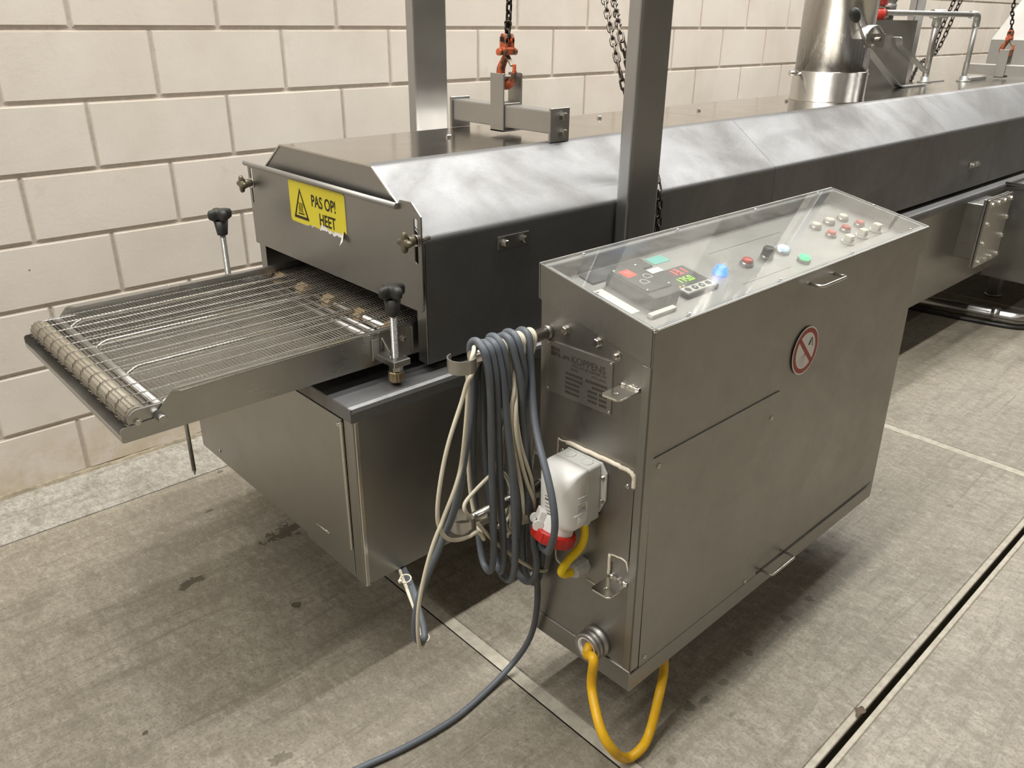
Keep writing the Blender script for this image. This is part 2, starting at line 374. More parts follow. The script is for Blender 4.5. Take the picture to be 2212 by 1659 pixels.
def star_knob(bm, c, axis, R=.026, h=.03, lobes=4):
    """hand knob with lobes on a tapered hub; axis points outward from the shaft"""
    c, ax = vec(c), vec(axis).normalized(); u, w = frame_of(ax)
    lathe(bm, c, ax, [(0, R*.44), (h*.1, R*.48), (h*.55, R*.62)], 18)
    def prof(k, sc):
        n = lobes*10; vs = []
        for i in range(n):
            a = 2*PI*i/n; r = R*sc*(.78+.28*math.cos(lobes*a)); vs.append(bm.verts.new(c+ax*k+u*r*math.cos(a)+w*r*math.sin(a)))
        return vs
    skin(bm, [prof(h*.54, .60), prof(h*.66, 1.0), prof(h*.86, 1.04), prof(h*.96, .92), prof(h*1.0, .55)]); return bm
# ------------------------------------------------------------------ the room
NX0, NX1 = -6, 14
bm = bmesh.new(); box(bm, (-7, .0075, 0), (15, .25, 5.1)); wall = struct(obj('wall_back', bm, 'mortar'))
CW, CH, Z0 = .45, .2012, .0036
def blk(w):
    def b(bm):
        t = bmesh.new(); bmesh.ops.create_cube(t, size=1)
        for v in t.verts: v.co = Vector((v.co.x*(w-.010), v.co.y*.10, v.co.z*(CH-.010)))
        bmesh.ops.bevel(t, geom=[e for e in t.edges if all(v.co.y < 0 for v in e.verts)], offset=.0045, segments=2, affect='EDGES'); join(bm, t)
    return shared('block%.2f' % w, 'block_paint', b)
for r in range(9):
    off = 0 if r % 2 == 0 else .5
    for i in range(-3, 23):
        o = inst(blk(CW), 'block', wall, Matrix.Translation(((i+off+.5)*CW, .05+random.uniform(-.0008, .0012), Z0+(r+.5)*CH)))
bm = bmesh.new()
box(bm, (-7, 0, Z0+9*CH), (15, .0075, 5.1)); obj('upper_wall_paint', bm, 'hall_wall', wall, False)
bm = bmesh.new()
pts = []
for i in range(240):
    x = -2 + i*.05; pts.append((x, -.012-random.random()*.008, .006+random.random()*.008))
for a, b in zip(pts, pts[1:]):
    vs = [bm.verts.new(q) for q in ((a[0], .012, a[2]+.006), (b[0], .012, b[2]+.006), (b[0], b[1]*.5, b[2]), (a[0], a[1]*.5, a[2]), (b[0], b[1], 0), (a[0], a[1], 0))]
    bm.faces.new((vs[0], vs[1], vs[2], vs[3])); bm.faces.new((vs[3], vs[2], vs[4], vs[5]))
obj('base_mortar', bm, 'base_mortar', wall, False)
bm = bmesh.new(); box(bm, (-7, -9, -.40), (15, .012, -.18)); floor = struct(obj('floor', bm, 'channel_concrete'))
XB = [-7, -3.53, -1.545, .438, 2.432, 4.42, 6.41, 8.4, 15]; YB = [-9, -6.4, -4.37, -2.33, -.285]
for i in range(len(XB)-1):
    for j in range(len(YB)-1):
        bm = bmesh.new(); g = .0085
        y1 = YB[j+1] - (.022 if j < 3 else .0005)
        box(bm, (XB[i]+.029, YB[j]+(.022 if j else 0), -.18), (XB[i+1]-g, y1, 0), .003); obj('slab', bm, 'concrete', floor, False)
for i in range(0, len(XB)-1, 2):
    bm = bmesh.new(); box(bm, (XB[i]+.004, -.2835, -.18), (XB[min(i+2, len(XB)-1)]-.004, .012, .002), .002); obj('edge_slab', bm, 'concrete_edge', floor, False)
for x in XB[1:-1]:
    for j in range(len(YB)-1):
        bm = bmesh.new(); y0, y1 = YB[j]+.024, YB[j+1]-.024
        n = 14; L_ = []
        for q in range(n+1):
            yy = y0+(y1-y0)*q/n; L_.append((yy, random.uniform(-.0015, .0015)))
        for (ya, da), (yb, db) in zip(L_, L_[1:]):
            vs = [bm.verts.new(v) for v in ((x-.006, ya, -.002), (x+.0275+da, ya, -.0005), (x+.0275+db, yb, -.0005), (x-.006, yb, -.002))]; bm.faces.new(vs)
        obj('joint_strip', bm, 'joint_fill', floor, False)
for y in YB[1:4]:
    for (a, b, mt) in ((.006, .0225, 'joint_fill'), (-.0225, -.009, 'joint_fill')):
        bm = bmesh.new(); box(bm, (-7, y+a, -.012), (15, y+b, .001), .002); obj('channel_lip', bm, mt, floor, False)
bm = bmesh.new(); box(bm, (-7, -9, 5.1), (15, .25, 5.3)); struct(obj('ceiling', bm, 'ceiling_paint'))
bm = bmesh.new(); box(bm, (-7.2, -9, 0), (-7, .25, 5.1)); struct(obj('wall_left', bm, 'hall_wall'))
bm = bmesh.new(); box(bm, (15, -9, 0), (15.2, .25, 5.1)); struct(obj('wall_right', bm, 'hall_wall'))
bm = bmesh.new(); box(bm, (-7, -9.2, 0), (15, -9, 5.1)); struct(obj('wall_front', bm, 'hall_wall'))
for x, y, e in LAMPS:
    t = thing('ceiling_lamp_offscreen', 'white linear ceiling lamp hanging above the fryer row' if y > -2 else 'white linear ceiling lamp over the open floor', 'lamp', (x, y, LAMP_Z), group='lamps above the fryer' if y > -2 else 'lamps over the open floor')
    bm = bmesh.new(); box(bm, (x-.78, y-.09, LAMP_Z), (x+.78, y+.09, LAMP_Z+.07), .01); obj('housing', bm, 'lamp_housing', t)
    for q in (-.5, .5):
        bm = bmesh.new(); cyl(bm, (x+q, y, LAMP_Z+.06), (x+q, y, 5.1), .006, 6); obj('suspension_rod', bm, 'galvanised', t)
    bm = bmesh.new(); box(bm, (x-.75, y-.08, LAMP_Z-.008), (x+.75, y+.08, LAMP_Z), .002); obj('diffuser_offscreen', bm, 'lamp_diffuser', t)
# ------------------------------------------------------------------ hoist posts
def post(name, label, x0, x1, y0, y1, extra=None):
    t = thing(name, label, 'post', ((x0+x1)/2, (y0+y1)/2, .718), group=None)
    bm = bmesh.new(); plate(bm, rrect(x0, x1, y0, y1, .007, 3), .7185, 2.75, 'z')
    for f in bm.faces: f.smooth = False
    obj('shaft', bm, 'steel_post', t)
    bm = bmesh.new(); box(bm, (x0-.03, y0+.002, .7183), (x1+.03, y1-.001, .7263), .001); obj('foot_plate', bm, 'steel_post', t)
    return t
post('hoist_post', 'square steel hoist post standing between the fryer hood and the control cabinet', 1.042, 1.164, -1.464, -1.421)
post('hoist_post', 'steel hoist post standing behind the hood against the white block wall', 1.042, 1.174, -.573, -.53)
_a = P(1974, 150, Y=-.57)
post('hoist_post', 'steel hoist post beside the galvanised pipe frame at the far hood', 4.70, 4.83, -.573, -.53)
# ------------------------------------------------------------------ fryer tank
T = thing('fryer_tank', 'long stainless steel fryer tank with a folded lip below the hood', 'fryer', (.2, -1.0, 0))
TX0, TX1, TYF, TYB, TZB, TZL = .206, 7.2, -1.447, -.56, .252, .718
bm = bmesh.new(); box(bm, (TX0, TYF, TZB), (TX1, TYB, TZL-.004), .004, 2); obj('body', bm, 'steel_sheet', T)
# folded rim on top: deck, front lip, left lip
bm = bmesh.new()
prof = [(TYF-.006, .684), (-1.459, .684), (-1.459, .706), (-1.456, .714), (-1.449, .718), (TYB-.02, .718), (TYB+.04, .718), (TYB+.04, .684)]
plate(bm, [(p[0], p[1]) for p in prof] + [(TYB+.036, .684), (TYB+.036, .714), (TYF-.006, .714)], .189, TX1, 'x'); obj('rim', bm, 'steel_hood', T)
bm = bmesh.new(); box(bm, (.188, -1.4585, .684), (.1925, TYB+.04, .7165), .0015, 2); obj('rim_end', bm, 'steel_hood', T)
# end cover, a bent sheet with a flange at its front edge
bm = bmesh.new(); plate(bm, [(-.575, .268), (-1.405, .335), (-1.405, .672), (-.575, .672)], .197, .2, 'x', bev=.0008)
cov = obj('end_cover', bm, 'steel_sheet', T)
bm = bmesh.new(); box(bm, (.193, -1.408, .335), (.2, -1.400, .668), .0012); obj('cover_flange', bm, 'steel_bright', cov)
screw(cov, (.1965, -1.392, .655), (-1, 0, 0), .006); screw(cov, (.1965, -.70, .30), (-1, 0, 0), .005)
bm = bmesh.new(); box(bm, (.1985, TYF+.001, .254), (.2062, -1.4105, .684), .0008); obj('end_strip', bm, 'steel_sheet', T)
bm = bmesh.new(); cyl(bm, (.199, -1.305, .327), (.199, -1.245, .322), .004, 10); obj('hinge_pin', bm, 'steel_bright', T)
bm = bmesh.new(); box(bm, (.2015, TYF-.0025, .25), (.212, TYF+.012, .684), .0015); obj('corner_fold', bm, 'steel_bright', T)
bm = bmesh.new(); box(bm, (.202, -1.40, .25), (.2055, -1.18, .335), .0008); obj('hinge_leaf', bm, 'steel_sheet', T)
# inspection flange on the right part of the front face
def fl(px, py, y): return P(px, py, Y=y)
fx0, fx1, fz0, fz1 = 3.548, 3.856, .396, .718
bm = bmesh.new(); box(bm, (fx0+.03, TYF-.09, fz0+.03), (fx1-.03, TYF+.01, fz1-.03), .003); fb = obj('flange_neck', bm, 'steel_sheet', T)
bm = bmesh.new(); box(bm, (fx0, TYF-.100, fz0), (fx1, TYF-.088, fz1), .002); obj('flange_ring', bm, 'steel_rail', T)
bm = bmesh.new(); box(bm, (fx0, TYF-.114, fz0), (fx1, TYF-.103, fz1), .002); fc = obj('flange_cover', bm, 'steel_rail', T)
for i in range(4):
    for z in (fz0+.025, fz1-.025): hexbolt(fc, (fx0+.03+i*(fx1-fx0-.06)/3, TYF-.114, z), (0, -1, 0), .011)
for x in (fx0+.025, fx1-.025):
    for k in (1, 2): hexbolt(fc, (x, TYF-.114, fz0+.025+k*(fz1-fz0-.05)/3), (0, -1, 0), .011)
# frame legs and the cross member on the right
for x in (4.55, 6.6):
    for y in (-1.40, -.62):
        bm = bmesh.new(); box(bm, (x, y-.03, .012), (x+.06, y+.03, TZB), .003); obj('leg', bm, 'steel_sheet', T)
        bm = bmesh.new(); cyl(bm, (x+.03, y, 0), (x+.03, y, .014), .045, 16); obj('leg_foot', bm, 'steel_sheet', T)
bm = bmesh.new(); box(bm, (4.56, -1.38, .10), (4.61, -.64, .16), .003); obj('cross_member', bm, 'steel_sheet', T)
for x in (.9, 2.6):
    for y in (-1.36, -.62):
        bm = bmesh.new(); box(bm, (x+.12, y-.03, .012), (x+.18, y+.03, TZB), .003); obj('leg', bm, 'steel_sheet', T)
        bm = bmesh.new(); cyl(bm, (x+.15, y, 0), (x+.15, y, .014), .045, 16); obj('leg_foot', bm, 'steel_sheet', T)
# right-hand side trough with rounded rim bulging out of the tank front
bm = bmesh.new(); box(bm, (4.11, -1.70, .222), (7.2, TYF+.005, .70), .006, 2); obj('side_trough', bm, 'steel_sheet', T)
bm = bmesh.new(); tube(bm, bend([(4.09, TYF-.005, .712), (4.09, -1.71, .712), (7.2, -1.71, .712)], .03), .012, 10); obj('trough_rim', bm, 'steel_bright', T)
# ------------------------------------------------------------------ drain pipe under the tank
D = thing('drain_pipe', 'fat steel drain pipe lying on the floor below the fryer tank', 'pipe', (4.1, -1.4, 0))
bm = bmesh.new(); tube(bm, bend([(3.99, -1.02, .036), (4.10, -1.60, .036), (4.115, -1.68, .036), (4.5, -1.76, .036)], .06, 8), .034, 18); obj('pipe', bm, 'steel_rail', D)
bm = bmesh.new(); cyl(bm, (4.087, -1.545, .0388), (4.095, -1.585, .0388), .0385, 18); obj('coupling', bm, 'steel_rail', D)
bm = bmesh.new(); tube(bm, spline([(3.93, -1.0, .012), (3.95, -1.25, .010), (4.0, -1.55, .010), (4.08, -1.73, .010), (4.4, -1.85, .010)], 8), .009, 8)
tag(obj('black_hose', bm, 'plastic_black'), 'thin black hose lying on the floor beside the fat drain pipe', 'hose')
# ------------------------------------------------------------------ fryer hood
H = thing('fryer_hood', 'long sloped stainless steel fryer hood with yellow warning sticker on its end', 'hood', (.425, -1.03, .738))
HX, FY, BY, ZB, ZS, ZT, YT0, YT1 = .425, -1.416, -.64, .738, 1.026, 1.157, -1.235, -.822
def rp(pts, r): return [(p.x, p.y) for p in bend([Vector((a, b, 0)) for a, b in pts], r, 4)]
front = rp([(FY, ZB), (FY, ZS), (YT0, ZT), (YT0+.03, ZT)], .009)
seams = [HX, 1.84, 3.24, 4.4, 7.4]
for a, b in zip(seams, seams[1:]):
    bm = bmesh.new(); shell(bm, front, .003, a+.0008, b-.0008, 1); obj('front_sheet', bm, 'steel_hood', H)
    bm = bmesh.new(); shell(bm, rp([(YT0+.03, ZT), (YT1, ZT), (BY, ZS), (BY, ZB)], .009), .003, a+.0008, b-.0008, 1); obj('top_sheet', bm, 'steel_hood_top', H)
bm = bmesh.new(); box(bm, (HX-.001, FY, ZB), (HX+.003, FY+.034, 1.02), .001); obj('end_flange', bm, 'steel_sheet', H)
bm = bmesh.new(); box(bm, (HX-.001, BY-.034, ZB), (HX+.003, BY, 1.02), .001); obj('end_flange', bm, 'steel_sheet', H)
bm = bmesh.new(); plate(bm, [(FY+.003, .93), (FY+.003, ZS-.001), (YT0+.001, ZT-.003), (YT1-.001, ZT-.003), (BY-.003, ZS-.001), (BY-.003, .93)], HX-.002, HX+.002, 'x'); obj('end_cap', bm, 'steel_sheet', H)
# thin folded edge of the hood end
bm = bmesh.new(); shell(bm, rp([(FY+.04, 1.054), (YT0, ZT+.0005), (YT1, ZT+.0005), (BY-.04, 1.054)], .006), .004, HX-.004, HX+.001, 1); obj('end_fold', bm, 'steel_bright', H)
# sliding end shield with slots and a rolled top
SX = .400
sl = lambda y, z0, z1: [(y+.0065*math.cos(a), (z1 if math.sin(a) > 0 else z0)+.0065*math.sin(a)) for a in [2*PI*i/12+.13 for i in range(12)]]
bm = bmesh.new()
plate(bm, [(-.672, .878), (-.672, 1.094), (-1.355, 1.092), (-1.368, 1.106), (-1.409, 1.107), (-1.440, 1.082), (-1.439, .880), (-1.433, .873)], SX, SX+.003, 'x', [sl(-1.421, .985, 1.070), sl(-.690, .992, 1.078)])
sh = obj('end_shield', bm, 'steel_sheet', H)
bm = bmesh.new(); tube(bm, [(SX-.0035, -.666, 1.094), (SX-.0035, -1.0, 1.093), (SX-.0035, -1.362, 1.092)], .0068, 14); obj('rolled_edge', bm, 'steel_matt', sh)
for y, z in ((-1.4215, 1.030), (-.6895, 1.044)):
    bm = bmesh.new(); cyl(bm, (SX-.018, y, z), (HX+.01, y, z), .005, 10); lathe(bm, (SX-.0035, y, z), (1, 0, 0), [(0, .013), (.003, .013)], 16)
    ks = obj('shield_stud', bm, 'steel_bright', H)
    bm = bmesh.new(); star_knob(bm, (SX-.006, y, z), (-1, 0, .0), .021, .030, 4); obj('shield_knob', bm, 'knob_olive', H)
# warning sticker  (corners measured on the shield)
A_, B_ = P(622, 384, X=SX), P(745, 423, X=SX)
yl, yr, zt, zb = -.893, -1.152, 1.084, .980
st = [(yl-.006, zt)] + [(yr+.006, zt), (yr, zt-.006), (yr, .990), (yr+.010, .996), (yr+.022, .972)]
random.seed(3)
n = 26
torn = []
for i in range(n):
    f = i/(n-1); y = yr+.022 + (yl-.075-(yr+.022))*f
    torn.append((y, .978 + .004*f + random.uniform(-.004, .004)))
st2 = st + torn + [(yl-.006, zb), (yl, zb+.006), (yl, zt-.006)]
bm = bmesh.new(); plate(bm, st2, SX-.0008, SX-.0001, 'x'); wst = obj('warning_sticker', bm, 'paper_white', H, label='yellow warning sticker with torn lower edge')
random.seed(5)
torn2 = []
for i in range(n):
    f = i/(n-1); y = yr+.022 + (yl-.075-(yr+.022))*f
    torn2.append((y, .987 - .004*f + random.uniform(-.004, .003) + (.011 if .42 < f < .58 else 0)))
bm = bmesh.new(); plate(bm, st + torn2 + [(yl-.006, zb), (yl, zb+.006), (yl, zt-.006)], SX-.0014, SX-.0008, 'x'); obj('yellow_face', bm, 'sticker_yellow', wst)
MT = Matrix(((0, 0, -1, 0), (-1, 0, 0, 0), (0, 1, 0, 0), (0, 0, 0, 1)))          # text plane facing -x
def on_shield(b2, y, z):
    bmesh.ops.transform(b2, matrix=Matrix.Translation((SX-.0018, y, z)) @ MT, verts=b2.verts); return b2
for txt, y, z, s in (('PAS OP!', -1.0, 1.033, .040), ('HEET', -1.032, .9925, .040)):
    obj('lettering', on_shield(textbm(txt, s, .0006, sx=.80), y, z), 'ink', wst)
ty, tz, tw, thh = -.947, .992, .072, .076
tri = lambda k, c=.0: [(ty+tw/2*k, tz+c), (ty-tw/2*k, tz+c), (ty, tz+c+thh*k)]
bm = bmesh.new(); plate(bm, tri(1), SX-.0020, SX-.0014, 'x', [[(ty+tw*.37, tz+.0065), (ty-tw*.37, tz+.0065), (ty, tz+thh*.87)]]); obj('pictogram', bm, 'ink', wst)
for k in (-1, 0, 1):
    bm = bmesh.new(); yy = ty - k*.0075; tube(bm, spline([(SX-.0016, yy+.0015, tz+.040), (SX-.0016, yy-.0018, tz+.034), (SX-.0016, yy+.0018, tz+.025), (SX-.0016, yy-.0008, tz+.017)], 5), .0012, 6); obj('heat_wave', bm, 'ink', wst)
bm = bmesh.new(); box(bm, (SX-.0020, ty-.014, tz+.0115), (SX-.0014, ty+.014, tz+.0145)); obj('hot_surface_bar', bm, 'ink', wst)
bm = bmesh.new()   # curled corner
vs = [bm.verts.new(q) for q in ((SX-.0015, yr+.012, .998), (SX-.0015, yr+.024, .978), (SX-.016, yr+.012, .964), (SX-.012, yr+.003, .976))]; bm.faces.new(vs)
obj('curled_corner', bm, 'paper_white', wst)
# bolted patch plates on the front
for (x0, x1, z0, z1, r) in ((.633, .733, .966, .998, .0085), (3.60, 3.72, .835, .862, .010)):
    bm = bmesh.new(); box(bm, (x0, FY-.004, z0), (x1, FY, z1), .001); bp = obj('patch_plate', bm, 'steel_sheet', H)
    for q in (.2, .8): hexbolt(bp, (x0+(x1-x0)*q, FY-.004, (z0+z1)/2), (0, -1, 0), r, spin=q)
for x, y in ((.839, -.99), (1.513, -.94), (1.985, -1.0), (2.592, -1.0)):
    hexbolt(H, (x, y, ZT), (0, 0, 1), .0075, 'top_screw')
# lifting beam on the hood
def lifting_beam(x, strapbolt=True):
    bm = bmesh.new(); box(bm, (x-.03, -1.228, 1.178), (x+.03, -.826, 1.236), .004, 2); lb = obj('lifting_beam', bm, 'steel_plate', H)
    for y0, y1, d in ((-1.236, -1.228, -1), (-.826, -.818, 1)):
        bm = bmesh.new(); box(bm, (x-.036, y0, ZT), (x+.036, y1, 1.243), .0012); obj('end_plate', bm, 'steel_plate', lb)
        for z in (1.18, 1.222): hexbolt(lb, (x+.008, y0 if d < 0 else y1, z), (0, d, 0), .0105)
    for q in (-1, 1):
        bm = bmesh.new(); box(bm, (x+q*.031, -1.052, 1.166), (x+q*.036, -.998, 1.318), .001); obj('hanger_strap', bm, 'steel_plate', lb)
    bm = bmesh.new(); box(bm, (x-.031, -1.052, 1.236), (x+.031, -.998, 1.241), .001); obj('strap_pad', bm, 'steel_plate', lb)
    bm = bmesh.new(); box(bm, (x-.036, -1.052, 1.166), (x+.036, -.998, 1.171), .001); obj('strap_bottom', bm, 'steel_plate', lb)
    bm = bmesh.new(); cyl(bm, (x-.033, -1.026, 1.3055), (x+.033, -1.026, 1.3055), .007, 12); obj('strap_pin', bm, 'steel_dark', lb)
LBX = 1.018
lifting_beam(LBX); lifting_beam(4.98)
# ------------------------------------------------------------------ hooks and chains
def chain(name, label, pts, pitch, r, mat, group=None, wide=.55, turn=.5):
    pts = spline(pts, 24); L = [0]
    for a, b in zip(pts, pts[1:]): L.append(L[-1]+(b-a).length)
    t = thing(name, label, 'chain', pts[0], group=group)
    w = pitch*wide
    def lk(bm):
        a = pitch/2+r*.9 - w*.5; path = []
        for s in (1, -1):
            for i in range(7):
                an = -PI/2+PI*i/6; path.append((w*.5*math.sin(-an)*s*-1 if False else -s*w*.5*math.sin(an), 0, s*(a+w*.5*math.cos(an))))
        tube(bm, path, r, 7, True)
    me = shared('link%.4f%.4f%s' % (pitch, r, mat), mat, lk)
    n = int(L[-1]/pitch); inv = Matrix.Translation(-pts[0])
    def atL(s):
        for i in range(len(L)-1):
            if L[i+1] >= s: return pts[i].lerp(pts[i+1], (s-L[i])/max(L[i+1]-L[i], 1e-9))
        return pts[-1]
    for i in range(n):
        a, b = atL(i*pitch), atL((i+1)*pitch)
        inst(me, 'link', t, inv @ facing((a+b)/2, b-a, (PI/2 if i % 2 else 0)+turn))
    return t
def hook(label, x, y, z, s=1.0):
    t = thing('lifting_hook', label, 'hook', (x, y, z))
    V = lambda a, b, c: (x+a*s, y+b*s, z+c*s)
    bm = bmesh.new(); pts = []
    path = spline([V(-.004, 0, .062), V(-.012, 0, .045), V(-.026, 0, .022), V(-.026, 0, -.004), V(-.008, 0, -.021), V(.014, 0, -.014), V(.026, 0, .008), V(.027, 0, .034)], 5)
    rings = []; u = Vector((0, 1, 0))
    for i, p in enumerate(path):
        d = (path[min(i+1, len(path)-1)]-path[max(i-1, 0)]).normalized(); f = i/(len(path)-1)
        r = s*(.0075+.0065*math.sin(PI*min(f*1.15, 1))) * (1 if f < .9 else .75); rings.append(ring(bm, p, u, d.cross(u), r*.85, 10, r))
    skin(bm, rings); obj('hook_body', bm, 'hook_orange', t)
    bm = bmesh.new(); box(bm, (x-.018*s, y-.022*s, z+.056*s), (x+.012*s, y+.022*s, z+.076*s), .005*s, 2); obj('swivel_block', bm, 'hook_orange', t)
    for q in (-1, 1):
        bm = bmesh.new(); plate(bm, [(y+q*s*.010+a, z+s*.092+b) for a, b in circ(0, 0, .006*s, 8)], x-.016*s, x+.010*s, 'x'); obj('swivel_lug', bm, 'hook_orange', t)
        bm = bmesh.new(); plate(bm, [(x+a*s, z+b*s) for a, b in [(-.016, .066), (.010, .066), (.010, .100), (.004, .110), (-.010, .110), (-.016, .100)]], y+q*.007*s, y+q*.017*s, 'y', bev=.002*s); obj('clevis_cheek', bm, 'hook_orange', t)
    bm = bmesh.new(); lathe(bm, V(-.003, -.019, .096), (0, 1, 0), [(0, .007*s), (.009*s, .007*s), (.0092*s, .0034*s), (.0288*s, .0034*s), (.029*s, .007*s), (.038*s, .007*s)], 12); obj('clevis_pin', bm, 'chain_black', t)
    for q in (-1, 1):
        bm = bmesh.new(); cyl(bm, V(-.003, q*.022, .064), V(-.003, q*.033, .064), .009*s, 10); obj('swivel_nut', bm, 'hook_orange', t)
    bm = bmesh.new(); box(bm, (-.002*s, -.008*s, -.016*s), (.003*s, .008*s, .022*s), .001, mat=Matrix.Translation(V(.010, 0, .040)) @ Matrix.Rotation(-.75, 4, 'Y')); obj('safety_latch', bm, 'knob_olive', t)
    t.rotation_euler.z = -PI/2
    return t
HKX, HKY, HKZ = LBX+.004, -1.025, 1.312
hook('orange clevis hook hanging over the lifting beam near the hood end', HKX, HKY, HKZ-.005)
c0 = Vector((HKX, HKY+.003, HKZ-.005+.096-.0035)); ctop = P(1100, 0, Y=-1.0)
dirn = (ctop-c0)
chain('lifting_chain', 'dark lifting chain holding the orange hook over the hood', [c0+dirn*0, c0+dirn*.5, c0+dirn*1, c0+dirn*1+Vector((.02, 0, .7))], .023, .0033, 'chain_black', wide=.64, turn=0)
# hanging hand chain that runs down behind the front post
h0 = P(1306, 0, Y=-1.20); h1 = P(1338, 150, Y=-1.33); h2 = P(1382, 325, Y=-1.385); h3 = Vector((1.190, -1.434, .95)); h2b = Vector((1.186, -1.429, 1.035)); h4 = Vector((h3.x+.003, -1.432, .80))
h5 = P(1418, 430, Y=-1.432)
up = (h0-h1)*2.0
chain('hand_chain', 'bright steel hand chain hanging nearest to the front post edge', [h0+up, h0, h1, h2, h2b, h3, h4], .024, .0030, 'chain_steel', 'hand chains of the front hoist')
g0 = P(1326, 0, Y=-1.22); g1 = P(1346, 100, Y=-1.33); g2 = P(1402, 318, Y=-1.375); g3 = Vector((1.217, -1.434, .95)); g2b = Vector((1.212, -1.429, 1.035))
chain('hand_chain', 'bright steel hand chain hanging close to the hood face beside the front post', [g0+(g0-g1)*2.2, g0, g1, g2, g2b, g3, Vector((g3.x, -1.434, .80))], .024, .0030, 'chain_steel', 'hand chains of the front hoist')
# far hook with chain, far crossing hand chains
fk = P(2176, 128, Y=-1.025)
hook('orange clevis hook hanging over the far lifting beam', 4.985, -1.025, 1.307, 1.05)
fc0 = Vector((4.985, -1.022, 1.307+.096*1.05-.0035)); ft = P(2192, 0, Y=-1.0)
chain('lifting_chain', 'dark lifting chain holding the orange hook over the far beam', [fc0, fc0.lerp(ft, .5), ft, ft+Vector((.02, 0, .7))], .024, .0034, 'chain_black', wide=.64, turn=0)
q0 = P(2072, 8, Y=-.65); q1 = P(2030, 100, Y=-.65); q2 = P(1985, 140, Y=-.70); q3 = P(1965, 180, Y=-.80)
chain('hand_chain', 'dark hand chain slanting across the far hoist post to the hood top', [q0+(q0-q1)*1.5, q0, q1, P(2010, 122, Y=-.66), q2, q3], .036, .0040, 'chain_black', 'hand chains of the far hoist')
q0 = P(2058, 8, Y=-.60); q1 = P(2028, 75, Y=-.60); q2 = P(2010, 128, Y=-.60)
chain('hand_chain', 'dark hand chain ending behind the far hoist post', [q0+(q0-q1)*2, q0, q1, q2], .036, .0040, 'chain_black', 'hand chains of the far hoist')
# ------------------------------------------------------------------ exhaust duct
PX, PY, PR = 2.816, -1.055, .142
E = thing('exhaust_duct', 'round stainless steel exhaust duct rising from the hood top', 'duct', (PX, PY, ZT))
bm = bmesh.new(); lathe(bm, (PX, PY, ZT), (0, 0, 1), [(0, .152), (.002, .152), (.004, PR+.006), (.112, PR+.006), (.116, PR-.002)], 48); obj('collar', bm, 'steel_duct', E)
bm = bmesh.new(); lathe(bm, (PX, PY, ZT+.105), (0, 0, 1), [(0, PR), (1.6, PR)], 48); obj('pipe', bm, 'steel_duct', E)
lp = P(1742, 152, Y=-1.14); a = math.atan2(.42, -.91)
bm = bmesh.new(); cyl(bm, (PX+PR*math.cos(a)*.98, PY+PR*math.sin(a)*.98, 1.262), (PX+(PR+.055)*math.cos(a), PY+(PR+.055)*math.sin(a), 1.262), .010, 14); obj('collar_peg', bm, 'steel_bright', E)
# damper spindle housing, lever and knob on the right of the pipe
dv = Vector((-.30, -.95, 0)).normalized(); side = Vector((0, 0, 1)).cross(dv)
dc = Vector((PX, PY, 1.395))+dv*PR
bm = bmesh.new()
for k in range(10):
    pass
rg = []
for h, r in ((-.01, .050), (.06, .050)):
    rg.append([bm.verts.new(dc+dv*h+side*(r*math.cos(PI*i/10))+Vector((0, 0, r*math.sin(PI*i/10)))) for i in range(11)])
rg2 = []
for h, r in ((.06, .046), (-.01, .046)):
    rg2.append([bm.verts.new(dc+dv*h+side*(r*math.cos(PI*i/10))+Vector((0, 0, r*math.sin(PI*i/10)))) for i in range(11)])
for A, B in ((rg[0], rg[1]), (rg[1], rg2[0]), (rg2[0], rg2[1])):
    for i in range(10): bm.faces.new((A[i], A[i+1], B[i+1], B[i])).smooth = True
obj('damper_guard', bm, 'steel_rail', E)
dm = Matrix((side, dv, Vector((0, 0, 1)))).transposed().to_4x4(); dm.translation = dc
bm = bmesh.new(); box(bm, (-.05, .055, -.030), (.05, .061, .02), .001, mat=dm); obj('damper_plate', bm, 'steel_rail', E)
bm = bmesh.new(); cyl(bm, dc-dv*.02, dc+dv*.085, .008, 12); obj('damper_spindle', bm, 'steel_dark', E)
k0 = dc+dv*.070+Vector((0, 0, -.015)); k0 = P(1868, 90, Y=k0.y); k1 = P(1850, 42, Y=k0.y)
bm = bmesh.new(); cyl(bm, k0-(k1-k0)*.12, k1, .0055, 10); lv = obj('damper_lever', bm, 'steel_bright', E)
kd = (k1-k0).normalized()
bm = bmesh.new(); lathe(bm, k1-kd*.01, kd, [(0, .008), (.012, .015), (.03, .020), (.05, .0185), (.062, .012), (.066, .004)], 18); obj('lever_knob', bm, 'knob_black', lv)
hexbolt(E, dc+dv*.062+side*-.012+Vector((0, 0, -.025)), dv, .008)
